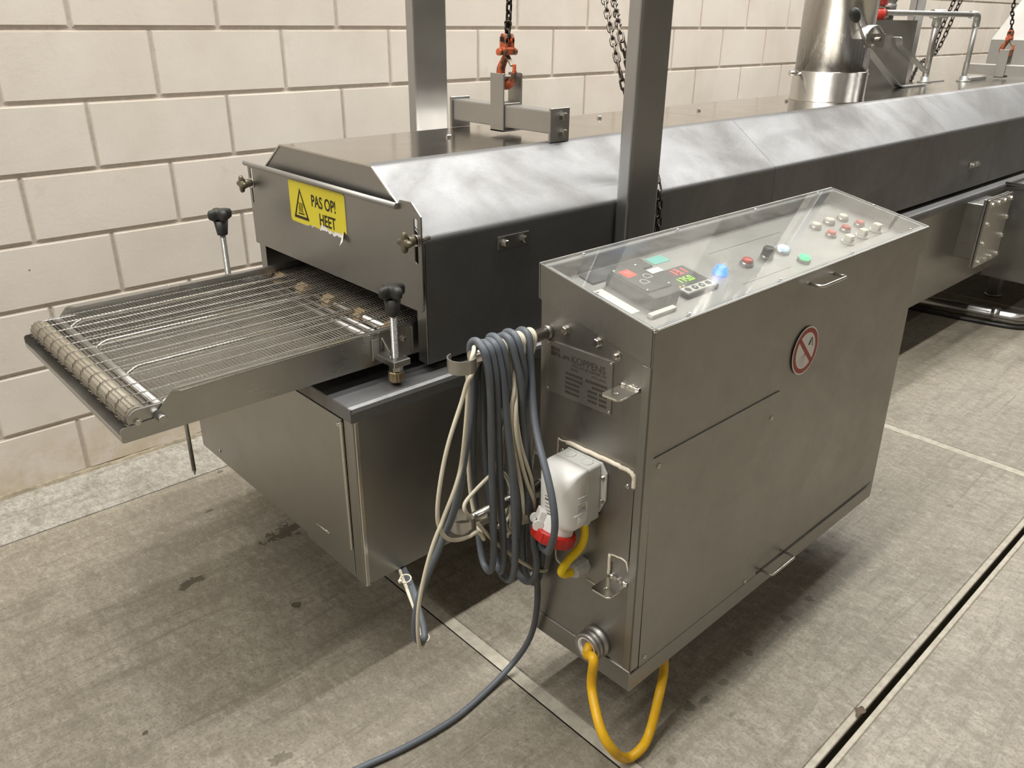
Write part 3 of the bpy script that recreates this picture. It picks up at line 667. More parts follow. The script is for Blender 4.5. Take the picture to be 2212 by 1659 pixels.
# standing mounting plate behind the duct with two bent flat handles
MP = thing('mounting_plate', 'upright grey steel plate with bent flat handles behind the exhaust duct', 'plate', (3.8, -.87, ZT))
bm = bmesh.new(); plate(bm, [(3.45, ZT), (4.03, ZT), (4.03, 1.465), (3.45, 1.465)], -.872, -.866, 'y', [circ(3.62, 1.40, .006, 10), circ(3.75, 1.40, .006, 10)]); obj('plate', bm, 'steel_plate', MP)
for px, py in ((1871, 118), (1872, 155)):
    q = P(px, py, Y=-.872); hexbolt(MP, (q.x, -.872, q.z), (0, -1, 0), .012)
def flat(parent, name, pts, w, th, wd, mat):
    """flat bar along pts, width w along wd"""
    pts = [vec(p) for p in pts]; bm = bmesh.new(); rings = []; wd = vec(wd).normalized()
    for i, p in enumerate(pts):
        d = (pts[min(i+1, len(pts)-1)]-pts[max(i-1, 0)]).normalized(); n_ = d.cross(wd).normalized()
        rings.append([bm.verts.new(p+wd*a*w/2+n_*b*th/2) for a, b in ((-1, -1), (1, -1), (1, 1), (-1, 1))])
    skin(bm, rings, smooth=False); return obj(name, bm, mat, parent)
yb = -.96
b0 = P(1868, 96, Y=yb); b1 = P(1880, 112, Y=yb); b2 = P(1940, 180, Y=yb); b3 = P(1992, 182, Y=yb)
b2.z = max(b2.z, ZT+.004); b3.z = ZT+.004; b2.z = ZT+.004
flat(MP, 'bent_handle', bend([b0+Vector((0, .088, .012)), b0, b2, b3], .05, 6), .042, .006, (0, 1, 0), 'galvanised')
yb2 = -.90
d0 = P(1942, 80, Y=yb2); d1 = P(1943, 98, Y=yb2); d2 = P(1998, 154, Y=yb2)
flat(MP, 'bent_handle', bend([d0+Vector((0, .03, .0)), d0, d1, d2], .04, 6), .034, .006, (0, 1, 0), 'galvanised')
# ------------------------------------------------------------------ galvanised pipe frame on the hood
G = thing('pipe_frame', 'thin galvanised pipe frame with elbow and tee standing on the hood', 'pipe frame', (4.25, -.9, ZT))
p1 = P(1996, 178, Z=ZT); p2 = P(2080, 176, Z=ZT); ztop = 1.497
e1 = P(2031, 8, X=p1.x); tp1 = Vector((p1.x, p1.y, ztop)); tp2 = Vector((p2.x, p2.y, ztop)); tl = P(1930, 8, Y=p1.y); tl.z = ztop; tl.y = -.845
bm = bmesh.new(); cyl(bm, p1, tp1, .017, 14); obj('upright', bm, 'steel_rail', G)
bm = bmesh.new(); cyl(bm, p2, tp2-Vector((0, 0, .03)), .0135, 14); obj('upright', bm, 'galvanised', G)
bm = bmesh.new(); cyl(bm, tl, tp2-(tp2-tp1).normalized()*.03, .0135, 14); obj('cross_pipe', bm, 'galvanised', G)
bm = bmesh.new(); dd = (tp2-tp1).normalized(); tube(bm, bend([tp2-dd*.06, tp2, tp2-Vector((0, 0, .06))], .045, 8), .0185, 14); obj('elbow', bm, 'galvanised', G)
bm = bmesh.new(); cyl(bm, tp1-dd*.045, tp1+dd*.045, .023, 14); cyl(bm, tp1-Vector((0, 0, .06)), tp1+Vector((0, 0, .01)), .0235, 14); obj('tee', bm, 'galvanised', G)
for q in (p1, p2):
    bm = bmesh.new(); lathe(bm, q, (0, 0, 1), [(0, .036), (.006, .036), (.008, .022), (.03, .022)], 18); obj('base_flange', bm, 'galvanised', G)
bm = bmesh.new(); box(bm, (p1.x+.03, p1.y-.02, ZT), (p2.x-.05, p1.y+.02, ZT+.005), .001); obj('tie_strap', bm, 'steel_rail', G)
# red actuator with silver caps hung on the end of the cross pipe
RY = -.822
rb = P(1894, 30, Y=RY); rf = P(1919, 30, Y=RY); rz0 = P(1905, 54, Y=RY).z
RA = thing('red_actuator', 'red cylinder unit with silver fittings at the end of the galvanised pipe', 'actuator', (rf.x, RY, rz0))
bm = bmesh.new(); cyl(bm, (rb.x, RY, rz0+.014), (rb.x, RY, rz0+.070), .040, 20); obj('red_body', bm, 'red_paint', RA)
bm = bmesh.new(); cyl(bm, (rb.x, RY, rz0+.090), (rb.x, RY, rz0+.17), .040, 20); obj('red_body', bm, 'red_paint', RA)
bm = bmesh.new(); cyl(bm, (rb.x, RY, rz0+.070), (rb.x, RY, rz0+.090), .033, 20); obj('clamp_band', bm, 'steel_bright', RA)
bm = bmesh.new(); lathe(bm, (rf.x, RY, rz0+.014), (0, 0, 1), [(0, .026), (.026, .026), (.030, .020), (.036, .020), (.040, .032), (.080, .032), (.084, .026), (.10, .034), (.14, .034), (.145, .028)], 18); obj('silver_fitting', bm, 'galvanised', RA)
bm = bmesh.new(); box(bm, (rb.x, RY-.010, rz0+.074), (rf.x, RY+.010, rz0+.086), .003); obj('link_bar', bm, 'steel_bright', RA)
bm = bmesh.new(); box(bm, (rb.x-.03, RY-.03, rz0), (rf.x+.035, RY+.03, rz0+.014), .002); obj('base_plate', bm, 'steel_dark', RA)
bm = bmesh.new(); box(bm, (rb.x-.012, RY-.0305, ZT), (rb.x+.012, RY-.0065, rz0), .002); obj('stand', bm, 'steel_dark', RA)
# sheet metal cowl further down the line
CW_ = thing('sheet_metal_cowl', 'tapered sheet metal cowl standing on the far end of the hood', 'cowl', (5.9, -.95, ZT))
bm = bmesh.new(); rg = []
for z, x0, x1, y0, y1 in ((ZT, 5.55, 6.4, -1.2, -.74), (1.36, 5.55, 6.4, -1.2, -.74), (1.75, 5.85, 6.3, -1.1, -.85)):
    rg.append([bm.verts.new(q) for q in ((x0, y0, z), (x1, y0, z), (x1, y1, z), (x0, y1, z))])
skin(bm, rg, smooth=False); obj('cowl_sheet', bm, 'steel_matt', CW_)
bm = bmesh.new(); box(bm, (4.62, -.99, ZT), (4.86, -.93, ZT+.018), .002); tag(obj('loose_steel_bar', bm, 'galvanised'), 'short bright flat steel bar lying on the hood beside the pipe flange', 'bar')
# ------------------------------------------------------------------ infeed conveyor
K = thing('infeed_conveyor', 'wire mesh infeed conveyor sticking out of the hood end over the tank rim', 'conveyor', (.1, -1.06, .754))
YF_, YB_, ZK0, ZK1, XK0, XK1 = -1.370, -.752, .753, .828, -.227, .62
rail = [(XK0, .757), (XK0+.004, .753), (XK1, .753), (XK1, ZK1), (-.110, ZK1-.006), (-.128, ZK1), (-.167, .784), (XK0+.004, .782), (XK0, .778)]
for y0, y1, s in ((YF_, YF_+.0025, 1), (YB_, YB_-.0025, -1)):
    bm = bmesh.new(); plate(bm, rail, y0, y1, 'y'); rl = obj('side_rail', bm, 'steel_rail', K)
    bm = bmesh.new(); vs = []
    q = [bm.verts.new(v) for v in ((-.126, y0, ZK1-.0005), (XK1, y0, ZK1-.0005), (XK1, y0+s*.014, ZK1+.001), (-.108, y0+s*.014, ZK1-.003))]
    q2 = [bm.verts.new(v.co+Vector((0, 0, .0022))) for v in q]
    bm.faces.new(q[::-1]); bm.faces.new(q2)
    for i in range(4): bm.faces.new((q[i], q[(i+1) % 4], q2[(i+1) % 4], q2[i]))
    obj('rail_flange', bm, 'steel_rail', rl)
bm = bmesh.new(); box(bm, (XK0+.002, YF_+.0025, .754), (XK1, YB_-.0025, .757)); box(bm, (XK0, YF_+.001, .753), (XK0+.004, YB_-.001, .764), .001); obj('tray', bm, 'steel_rail', K)
RX, RZ, RR = -.189, .7895, .0225
for y0, y1, d in ((YF_+.004, YF_+.010, -1), (YB_-.004, YB_-.010, 1)):
    bm = bmesh.new(); lo = [(RX+RR*.95*math.cos(a), RZ-.001+.021*math.sin(a)) for a in [PI/2+PI*i/10 for i in range(11)]] + [(-.10, RZ-.018), (-.10, RZ+.018)]
    plate(bm, lo, y0, y1, 'y', bev=.0008); nb = obj('nose_bracket', bm, 'steel_rail', K)
    hexbolt(nb, (RX-.006, min(y0, y1) if d < 0 else max(y0, y1), RZ-.004), (0, d, 0), .0065)
    bm = bmesh.new(); lathe(bm, (-.158, y0 if d < 0 else y0, RZ-.001), (0, d, 0), [(0, .0085), (.028, .0085), (.030, .0075)], 16); obj('stub_shaft', bm, 'steel_rail', nb)
bm = bmesh.new(); cyl(bm, (RX, YF_+.011, RZ), (RX, YB_-.011, RZ), RR-.0015, 24); obj('nose_roller', bm, 'roller_grey', K)
# woven wire belt: every cross wire is bent around its neighbour at each strand line
BY0, BY1 = YF_+.012, YB_-.012
path = []; pitch = .0081
x = XK1-.04
while x > RX: path.append((Vector((x, 0, RZ+RR)), Vector((-1, 0, 0)), Vector((0, 0, 1)))); x -= pitch
na = int(PI*RR/pitch)
for i in range(na+1):
    a = PI/2+PI*(i+.5)/(na+1); path.append((Vector((RX+RR*math.cos(a), 0, RZ+RR*math.sin(a))), Vector((-math.sin(a), 0, math.cos(a))), Vector((math.cos(a), 0, math.sin(a)))))
x = RX
while x < XK1-.04: path.append((Vector((x, 0, RZ-RR)), Vector((1, 0, 0)), Vector((0, 0, -1)))); x += pitch
NS = 12; sy = [BY0+.002+(BY1-BY0-.004)*k/NS for k in range(NS+1)]
verts = []; faces = []; wr = .00072
rnd = random.Random(2)
for (c, t, nrm) in path:
    pts = []; jit = rnd.uniform(-.0005, .0005)
    for k, y in enumerate(sy):
        w = .0021
        if k > 0: pts.append(c+Vector((0, y-w, 0)))
        pts.append(c+Vector((0, y-w*.8, 0))+t*pitch*-1.12+nrm*.0012); pts.append(c+Vector((0, y+w*.8, 0))+t*pitch*-1.12+nrm*.0012)
        if k < NS: pts.append(c+Vector((0, y+w, 0)))
    if t.x: pts = [p+t*jit for p in pts]
    base = len(verts)
    for i, p in enumerate(pts):
        d = (pts[min(i+1, len(pts)-1)]-pts[max(i-1, 0)]).normalized(); u = d.cross(nrm).normalized()
        verts += [p+u*wr, p+nrm*wr, p-u*wr, p-nrm*wr]
        if i:
            o = base+(i-1)*4
            for q in range(4): faces.append((o+q, o+(q+1) % 4, o+4+(q+1) % 4, o+4+q))
me = bpy.data.meshes.new('wire_belt'); inv = ROOTM[K].inverted(); me.from_pydata([inv @ v for v in verts], [], faces); me.materials.append(MATS['steel_wire'])
wb = bpy.data.objects.new('wire_belt', me); COL.objects.link(wb); wb.parent = K; wb['kind'] = 'stuff'
for y in (-.80, -.972, -1.158, -1.336):
    bm = bmesh.new(); tube(bm, bend([(-.152, y-.003, RZ-.005), (-.118, y, RZ+RR-.0075), (XK1-.05, y, RZ+RR-.0075)], .012, 4), .0046, 10); obj('slide_rod', bm, 'steel_bright', K)
bm = bmesh.new(); cyl(bm, (-.146, YF_+.011, RZ+.004), (-.146, YB_-.011, RZ+.004), .0085, 14); obj('cross_tube', bm, 'steel_plate', K)
for x in (.345, .372):
    bm = bmesh.new(); cyl(bm, (x, YF_+.003, RZ+.003), (x, YB_-.003, RZ+.003), .006, 12); obj('cross_rod', bm, 'steel_rail', K)
bm = bmesh.new(); cyl(bm, (.410, YF_+.003, RZ+.002), (.410, YB_-.003, RZ+.002), .0095, 16); obj('drive_shaft', bm, 'steel_bright', K)
for i, y in enumerate((-.775, -.90, -1.03, -1.17, -1.30)):
    bm = bmesh.new(); rg = []
    for h, sc in ((-.018, .9), (-.016, 1), (.016, 1), (.018, .9)):
        rg.append([bm.verts.new((.410+.0185*sc*(1+.10*math.cos(9*a))*math.cos(a), y+h, RZ+.002+.0185*sc*(1+.10*math.cos(9*a))*math.sin(a))) for a in [2*PI*k/54 for k in range(54)]])
    skin(bm, rg); obj('sprocket', bm, 'sprocket_brown', K)
def spindle(x, y, ytop, z0, z1, zk, sgn):
    """threaded height adjuster: block on the rail, thread, hand knob, ribbed nut"""
    yr_ = YF_ if sgn < 0 else YB_
    bm = bmesh.new(); box(bm, (x-.022, min(yr_, y+sgn*.026), .768), (x+.022, max(yr_, y+sgn*.026), .783), .0015); ab = obj('adjuster_block', bm, 'steel_rail', K)
    bm = bmesh.new(); box(bm, (x-.030, yr_+sgn*.0005, .766), (x-.014, yr_+sgn*.006, .816), .001); obj('adjuster_lug', bm, 'steel_rail', ab)
    bm = bmesh.new(); plate(bm, [(yr_+sgn*.002, .783), (y-sgn*.010, .783), (y-sgn*.014, .790), (yr_+sgn*.006, .816), (yr_+sgn*.002, .816)], x-.006, x-.003, 'x'); obj('gusset', bm, 'steel_bright', ab)
    bm = bmesh.new(); lathe(bm, (x, y, .752), (0, 0, 1), [(0, .0155), (.016, .0155)], 6, False); obj('hex_nut', bm, 'steel_rail', ab)
    bm = bmesh.new(); prof = []; z = z0; i = 0
    while z < z1: prof.append((z-z0, .0080 if i % 2 else .0071)); z += .0013; i += 1
    lathe(bm, (x, y, z0), (0, 0, 1), prof, 14, False); sp = obj('spindle', bm, 'steel_rail', K)
    bm = bmesh.new(); star_knob(bm, (x, y, z1-.022), (0, 0, 1), .030, zk-z1+.022, 4); obj('hand_knob', bm, 'knob_black', sp)
    bm = bmesh.new(); rg = []
    for h, sc in ((0, .92), (.004, 1), (.020, 1), (.024, .92)):
        rg.append([bm.verts.new((x+.0165*sc*(1+.06*math.cos(14*a))*math.cos(a), y+.0165*sc*(1+.06*math.cos(14*a))*math.sin(a), .7265+h)) for a in [2*PI*k/56 for k in range(56)]])
    skin(bm, rg); obj('ribbed_nut', bm, 'brass_nut', sp)
spindle(.335, -1.418, 0, .727, .902, .946, -1)
spindle(.291, -.708, 0, .727, .946, .992, 1)
hexbolt(K, (.392, YF_, .797), (0, -1, 0), .0065)
bm = bmesh.new(); box(bm, (.412, YF_-.004, .758), (.417, YF_, .82), .001); obj('rail_weld', bm, 'steel_rail', K)
bm = bmesh.new(); cyl(bm, (.030, -.95, .412), (.030, -.95, .754), .0052, 12); lathe(bm, (.030, -.95, .398), (0, 0, 1), [(0, .001), (.014, .0052)], 12); obj('probe_rod', bm, 'steel_rail', K)
bm = bmesh.new(); lathe(bm, (.117, YB_, .80), (0, 1, 0), [(0, .03), (.004, .03)], 20); obj('rear_boss', bm, 'steel_rail', K)
# ------------------------------------------------------------------ control cabinet (local space: x right, y back, z up from its lower front corner)
CO, CROT = (.488, -2.003, .15), (-.021, 0, .0055)
C = thing('control_cabinet', 'stainless steel control cabinet with sloped clear lid over buttons', 'cabinet', CO, CROT)
CM = ROOTM[C]; CI = CM.inverted()
W_, D_, SL = 1.166, .280, .065/.28
lidz = lambda y, off=0: .82+SL*y-off
def cobj(name, bm, mat, parent=C, label=None): return obj(name, bm, mat, parent, False, label)
bm = bmesh.new(); plate(bm, [(.003, .0), (D_-.003, 0), (D_-.003, lidz(D_)-.072), (.003, lidz(0)-.072)], .003, W_-.003, 'x', bev=.003); body = cobj('body', bm, 'steel_cabinet')
bm = bmesh.new(); box(bm, (.0005, .004, .05), (.0035, D_-.004, lidz(0)-.075)); plate(bm, [(.004, lidz(0)-.075), (D_-.004, lidz(0)-.075), (D_-.004, lidz(D_)-.073), (.004, lidz(0)-.073)], .0005, .0035, 'x'); cobj('end_sheet', bm, 'steel_cabinet_end')
bm = bmesh.new(); box(bm, (-.003, .0, .0), (.004, D_, .052), .0015); cobj('end_skirting', bm, 'steel_cabinet_end')
bm = bmesh.new(); box(bm, (-.0025, -.002, -.001), (W_-.02, .004, .046), .0015); cobj('front_skirting', bm, 'steel_cabinet')
bm = bmesh.new(); box(bm, (-.0022, -.0015, .052), (.001, .020, .748), .0012); box(bm, (-.0022, -.0015, .052), (.024, .0035, .748), .0012); cobj('corner_fold', bm, 'steel_cabinet')
# lid frame
def slab_y(y0, y1, x0, x1, o0, o1):
    """block between two planes parallel to the lid"""
    b_ = bmesh.new(); vs = [b_.verts.new((x, y, lidz(y, o))) for x in (x0, x1) for y, o in ((y0, o1), (y1, o1), (y1, o0), (y0, o0))]
    b_.faces.new(vs[:4][::-1]); b_.faces.new(vs[4:])
    for i in range(4): b_.faces.new((vs[i], vs[(i+1) % 4], vs[4+(i+1) % 4], vs[4+i]))
    bmesh.ops.recalc_face_normals(b_, faces=b_.faces[:])
    bmesh.ops.bevel(b_, geom=b_.edges[:], offset=.0012, segments=2, affect='EDGES'); return b_
for nm, a in (('lid_front', (-.004, .0, -.004, W_+.004)), ('lid_back', (D_-.004, D_+.001, -.004, W_+.004)), ('lid_end', (.0, D_-.004, -.0045, .0)), ('lid_end', (.0, D_-.004, W_, W_+.0045))):
    cobj(nm, slab_y(a[0], a[1], a[2], a[3], 0, .072), 'steel_cabinet' if nm != 'lid_end' else 'steel_cabinet_end')
for nm, a in (('lid_rim', (.0, .012, .0, W_)), ('lid_rim', (D_-.016, D_-.004, .0, W_)), ('lid_rim', (.012, D_-.016, 0, .012)), ('lid_rim', (.012, D_-.016, W_-.012, W_))):
    cobj(nm, slab_y(a[0], a[1], a[2], a[3], .0035, .006), 'steel_hood')
cobj('lid_pane', slab_y(.0015, D_-.0055, .0015, W_-.0015, -.0002, .0030), 'acrylic_pane', label='clear scratched plastic lid pane')
OFF = .036
cobj('button_panel', slab_y(.0, D_-.004, .0, W_, OFF, OFF+.003), 'steel_panel')
bm = bmesh.new(); cyl(bm, (-.0035, -.003, lidz(0)-.004), (-.0035, -.003, lidz(0)+.002), .0045, 10); cobj('corner_weld', bm, 'steel_bright')
up_ = Vector((0, -SL, 1)).normalized()
def LID(px, py, off=OFF):
    o = CI @ CAM; v = (CI.to_3x3() @ (P(px, py, Z=0)-CAM)); n_ = Vector((0, -SL, 1)); t = (.82-off-o.dot(n_))/v.dot(n_); return o+v*t
def PC(px, py, X=None, Y=None):
    o = CI @ CAM; v = CI.to_3x3() @ (P(px, py, Z=0)-CAM); t = (X-o.x)/v.x if X is not None else (Y-o.y)/v.y; return o+v*t
for px, py in ((1252, 544), (1450, 489), (1616, 445), (1754, 411), (1895, 440), (1967, 495), (1843, 545), (1687, 604), (1490, 678), (1290, 631)):
    q = LID(px, py, -.0003); q.x = min(max(q.x, .008), W_-.008); q.y = min(max(q.y, .007), D_-.011); q.z = lidz(q.y, -.0003); screw(C, q, up_, .0035, 'pane_screw', False)
# buttons
def button(px, py, r, mat, h=.014, coll='steel_bright', name='push_button', lift=.5):
    q = LID(px, py, OFF-h*lift); q.z = lidz(q.y, OFF)
    bm = bmesh.new(); lathe(bm, q, up_, [(0, r*1.28), (h*.4, r*1.25), (h*.5, r*1.08)], 22); b_ = cobj(name, bm, coll)
    bm = bmesh.new(); lathe(bm, q+up_*h*.4, up_, [(0, r), (h*.45, r), (h*.62, r*.86), (h*.64, r*.4), (h*.65, .0002)], 22); cobj('button_cap', bm, mat, b_); return q
for a in ((1613, 565, .0125, 'button_red'), (1762, 487, .0125, 'button_white'), (1791, 477, .0125, 'button_white'), (1820, 469, .0125, 'button_white'), (1795, 504, .0115, 'button_red'), (1826, 493, .0115, 'button_red'), (1856, 482, .0115, 'button_red')): button(*a)
button(1556, 582, .0125, 'lamp_blue', .017, 'lamp_blue', 'indicator_lamp'); button(1736, 558, .0125, 'lamp_green', .015, 'plastic_black', 'indicator_lamp'); button(1690, 538, .014, 'lamp_white', .015, 'steel_bright', 'indicator_lamp')
q = LID(1657, 545, OFF-.012); q.z = lidz(q.y, OFF)
bm = bmesh.new(); lathe(bm, q, up_, [(0, .016), (.006, .0155)], 22); kb = cobj('rotary_switch', bm, 'steel_bright')
bm = bmesh.new(); lathe(bm, q+up_*.006, up_, [(0, .0145), (.017, .0135), (.019, .011), (.0195, .0002)], 22); cobj('switch_cap', bm, 'plastic_black', kb)
for px, py in ((1832, 516), (1862, 503), (1892, 491)):
    q = LID(px, py, OFF-.010); q.z = lidz(q.y, OFF)
    bm = bmesh.new(); plate(bm, [(q.x-.013+a, q.y+b) for a, b in circ(0, 0, .014, 14)], 0, .001, 'z')
    for v in bm.verts: v.co.z = lidz(v.co.y, OFF-.002) + (0 if v.co.z < .0005 else .002)
    bm.free()
    bm = bmesh.new(); lathe(bm, q+Vector((0, 0, 0)), up_, [(0, .017), (.004, .017)], 20); db = cobj('double_button', bm, 'plastic_grey')
    bm = bmesh.new(); box(bm, (-.0125, -.010, .004), (-.0005, .010, .022), .003, 2, Matrix.Translation(q) @ Matrix.Rotation(-math.atan(SL)*-1, 4, 'X')); cobj('white_half', bm, 'button_white', db)
    bm = bmesh.new(); box(bm, (.0005, -.010, .004), (.0125, .010, .012), .003, 2, Matrix.Translation(q) @ Matrix.Rotation(math.atan(SL), 4, 'X')); cobj('red_half', bm, 'button_red', db)
    bm = bmesh.new(); box(bm, (.0005, -.010, .012), (.0125, .010, .021), .003, 2, Matrix.Translation(q) @ Matrix.Rotation(math.atan(SL), 4, 'X')); cobj('white_cap', bm, 'button_white', db)
TILT = Matrix.Rotation(math.atan(SL), 4, 'X')
def onpanel(x, y, off=OFF): return Matrix.Translation((x, y, lidz(y, off))) @ TILT
# temperature controller: display towards the back, key strip towards the front
ca, cb_, cc, cd_ = LID(1399, 601), LID(1470, 584), LID(1549, 622), LID(1490, 652)
cx0, cx1, cy0, cy1 = .222, .330, .088, .186
m = onpanel((cx0+cx1)/2, (cy0+cy1)/2); hw, hd = (cx1-cx0)/2, (cy1-cy0)/2
bm = bmesh.new(); box(bm, (-hw, -hd, 0), (hw, hd, .010), .002, 2, m); tc_ = cobj('temperature_controller', bm, 'plastic_black', label='black temperature controller with red and green digits')
bm = bmesh.new(); box(bm, (-hw+.004, -hd+.004, .010), (hw-.004, -hd+.026, .0106), .0003, 1, m); cobj('key_strip', bm, 'plastic_grey', tc_)
for k in range(4):
    bm = bmesh.new(); lathe(bm, m @ Vector((-hw+.018+k*.0235, -hd+.015, .0106)), (m.to_3x3() @ Vector((0, 0, 1))), [(0, .0075), (.0006, .0075)], 16); kk = cobj('key', bm, 'plastic_black', tc_)
    if k in (1, 2):
        bm = bmesh.new(); s_ = 1 if k == 2 else -1
        plate(bm, [(-.003, -.002*s_), (.003, -.002*s_), (0, .003*s_)], .0112, .0116, 'z'); bmesh.ops.transform(bm, matrix=m @ Matrix.Translation((-hw+.018+k*.0235, -hd+.015, 0)), verts=bm.verts); cobj('key_arrow', bm, 'paper_white', tc_)
SEG = {'0': 'abcdef', '1': 'bc', '3': 'abgcd', '5': 'afgcd', '7': 'abc'}
def digits(txt, x, y, h, mat, parent, mm):
    w = h*.52; t = h*.11; g = w*1.5; b_ = bmesh.new()
    for ch in txt:
        if ch == '.':
            box(b_, (x-g*.28, y-t*.3, .0112), (x-g*.28+t*1.1, y+t*.8, .0115)); continue
        for sgm in SEG[ch]:
            r_ = {'a': (t, h-t, w-t, h), 'g': (t, h/2-t/2, w-t, h/2+t/2), 'd': (t, 0, w-t, t), 'f': (0, h/2, t, h-t*.4), 'b': (w-t, h/2, w, h-t*.4), 'e': (0, t*.4, t, h/2), 'c': (w-t, t*.4, w, h/2)}[sgm]
            box(b_, (x+r_[0], y+r_[1], .0112), (x+r_[2], y+r_[3], .0115))
        x += g
    bmesh.ops.transform(b_, matrix=mm, verts=b_.verts); cobj('digits', b_, mat, parent)
digits('13.1', -.012, .018, .022, 'led_red', tc_, m); digits('175.0', -.030, -.010, .018, 'led_green', tc_, m)
for k in range(2):
    bm = bmesh.new(); lathe(bm, m @ Vector((-hw+.012+k*.012, -hd+.031, .010)), up_, [(0, .0016), (.0008, .0016)], 10); cobj('status_led', bm, 'led_amber', tc_)
# black level-switch box with a red lamp
m2 = onpanel(.155, .150); 
bm = bmesh.new(); box(bm, (-.046, -.062, 0), (.036, .060, .028), .003, 2, m2); lv_ = cobj('switch_box', bm, 'plastic_black', label='black plastic switch box with red lamp')
bm = bmesh.new(); box(bm, (-.043, -.040, .028), (.033, .058, .0315), .002, 2, m2); cobj('box_cover', bm, 'plastic_black', lv_)
bm = bmesh.new(); box(bm, (-.034, .018, .0315), (-.004, .046, .0320), 0, 1, m2); cobj('lamp_frame', bm, 'button_red', lv_)
bm = bmesh.new(); lathe(bm, m2 @ Vector((-.018, .032, .032)), up_, [(0, .009), (.001, .0085)], 16); cobj('red_lamp', bm, 'led_red', lv_)
for (dx, dy) in ((-.014, -.006), (.012, .008)):
    bm = bmesh.new(); lo = [(dx+.010*math.cos(a), dy+.008*math.sin(a)) for a in [PI*i/8 for i in range(9)]] + [(dx-.010, dy-.008), (dx+.010, dy-.008)]
    hi = [(dx+.0088*math.cos(a), dy+.0068*math.sin(a)) for a in [PI*i/8 for i in range(9)]] + [(dx-.0088, dy-.0068), (dx+.0088, dy-.0068)]
    plate(bm, lo, .0315, .0318, 'z', [hi]); bmesh.ops.transform(bm, matrix=m2, verts=bm.verts); cobj('key_outline', bm, 'paper_white', lv_)
bm = bmesh.new(); lathe(bm, m2 @ Vector((.0, -.062, .014)), m2.to_3x3() @ Vector((0, -1, 0)), [(0, .009), (.0015, .009), (.0015, .006), (.0005, .006)], 18); cobj('knockout', bm, 'plastic_black', lv_)
for dx, dy in ((-.038, .052), (.028, .052), (-.038, -.034), (.028, -.034)): screw(lv_, m2 @ Vector((dx, dy, .0315)), up_, .003, 'box_screw', False)
for (x0, x1, y0, y1, h, mat, nm) in ((.085, .275, .218, .258, .004, 'plastic_black', 'terminal_cover'), (.288, .342, .222, .250, .0012, 'teal_tag', 'teal_tag'), (.224, .286, .196, .214, .001, 'paper_white', 'paper_label'), (.084, .160, .070, .082, .008, 'button_white', 'terminal_strip'), (.060, .088, .100, .20, .001, 'paper_white', 'paper_label')):
    bm = bmesh.new(); box(bm, (-(x1-x0)/2, -(y1-y0)/2, 0), ((x1-x0)/2, (y1-y0)/2, h), min(.001, h*.3), 1, onpanel((x0+x1)/2, (y0+y1)/2)); cobj(nm, bm, mat)
# faint engraved field lines on the panel
for (x0, x1, y) in ((.46, .78, .205), (.86, 1.13, .075), (.40, .60, .075)):
    bm = bmesh.new(); box(bm, (-(x1-x0)/2, -.0006, 0), ((x1-x0)/2, .0006, .0004), 0, 1, onpanel((x0+x1)/2, y)); cobj('field_line', bm, 'ink_grey')
# front access panel
bm = bmesh.new(); plate(bm, [(.030, .044), (.494, .036), (.486, .553), (.024, .554)], -.0002, .0032, 'y', bev=.0006); ap = cobj('access_panel', bm, 'steel_cabinet')
for x, z in ((.043, .534), (.461, .494), (.443, .053), (.047, .065)): screw(ap, (x, -.0002, z), (0, -1, 0), .0055, 'screw', False)
for (x0, x1, z) in ((.540, .652, .791), (.512, .625, .053)):
    bm = bmesh.new(); tube(bm, bend([(x0, .0, z), (x0, -.034, z), (x1, -.034, z), (x1, .0, z)], .010, 5), .0036, 10); cobj('handle', bm, 'steel_bright')
# prohibition sign
sx_, sz_ = .575, .626
bm = bmesh.new(); plate(bm, circ(sx_, sz_, .0575, 48), -.0044, -.0035, 'y')
for v in bm.verts: v.co.y += .0032
sg = cobj('prohibition_sign', bm, 'paper_white', label='round red and white prohibition sign')
bm = bmesh.new(); plate(bm, circ(sx_, sz_, .0540, 48), -.0017, -.0012, 'y', [circ(sx_, sz_, .0435, 48)]); cobj('red_ring', bm, 'sign_red', sg)
bm = bmesh.new(); box(bm, (-.0445, -.00025, -.0052), (.0445, .00025, .0052), 0, 1, Matrix.Translation((sx_, -.00145, sz_)) @ Matrix.Rotation(PI/4, 4, 'Y')); cobj('red_bar', bm, 'sign_red', sg)
bm = bmesh.new(); tube(bm, bend([(sx_+.012, -.0015, sz_+.012), (sx_+.021, -.0015, sz_+.027), (sx_+.024, -.0015, sz_+.027), (sx_+.029, -.0015, sz_+.006), (sx_+.031, -.0015, sz_+.005)], .002, 3), .0008, 6); tube(bm, [(sx_+.011, -.0015, sz_+.011), (sx_+.018, -.0015, sz_+.022)], .0016, 6); cobj('hose_pictogram', bm, 'ink', sg)
for k in range(5):
    a = math.radians(205+k*13); bm = bmesh.new()
    for j in range(7):
        r0 = .008+j*.0045; p0 = Vector((sx_+.004+r0*math.cos(a), -.0014, sz_-.002+r0*math.sin(a))); p1 = Vector((sx_+.004+(r0+.0025)*math.cos(a), -.0014, sz_-.002+(r0+.0025)*math.sin(a)))
        if (p1-Vector((sx_, -.0014, sz_))).length < .040: tube(bm, [p0, p1], .0003, 4)
    so = cobj('spray_line', bm, 'ink_grey', sg); so['kind'] = 'stuff'
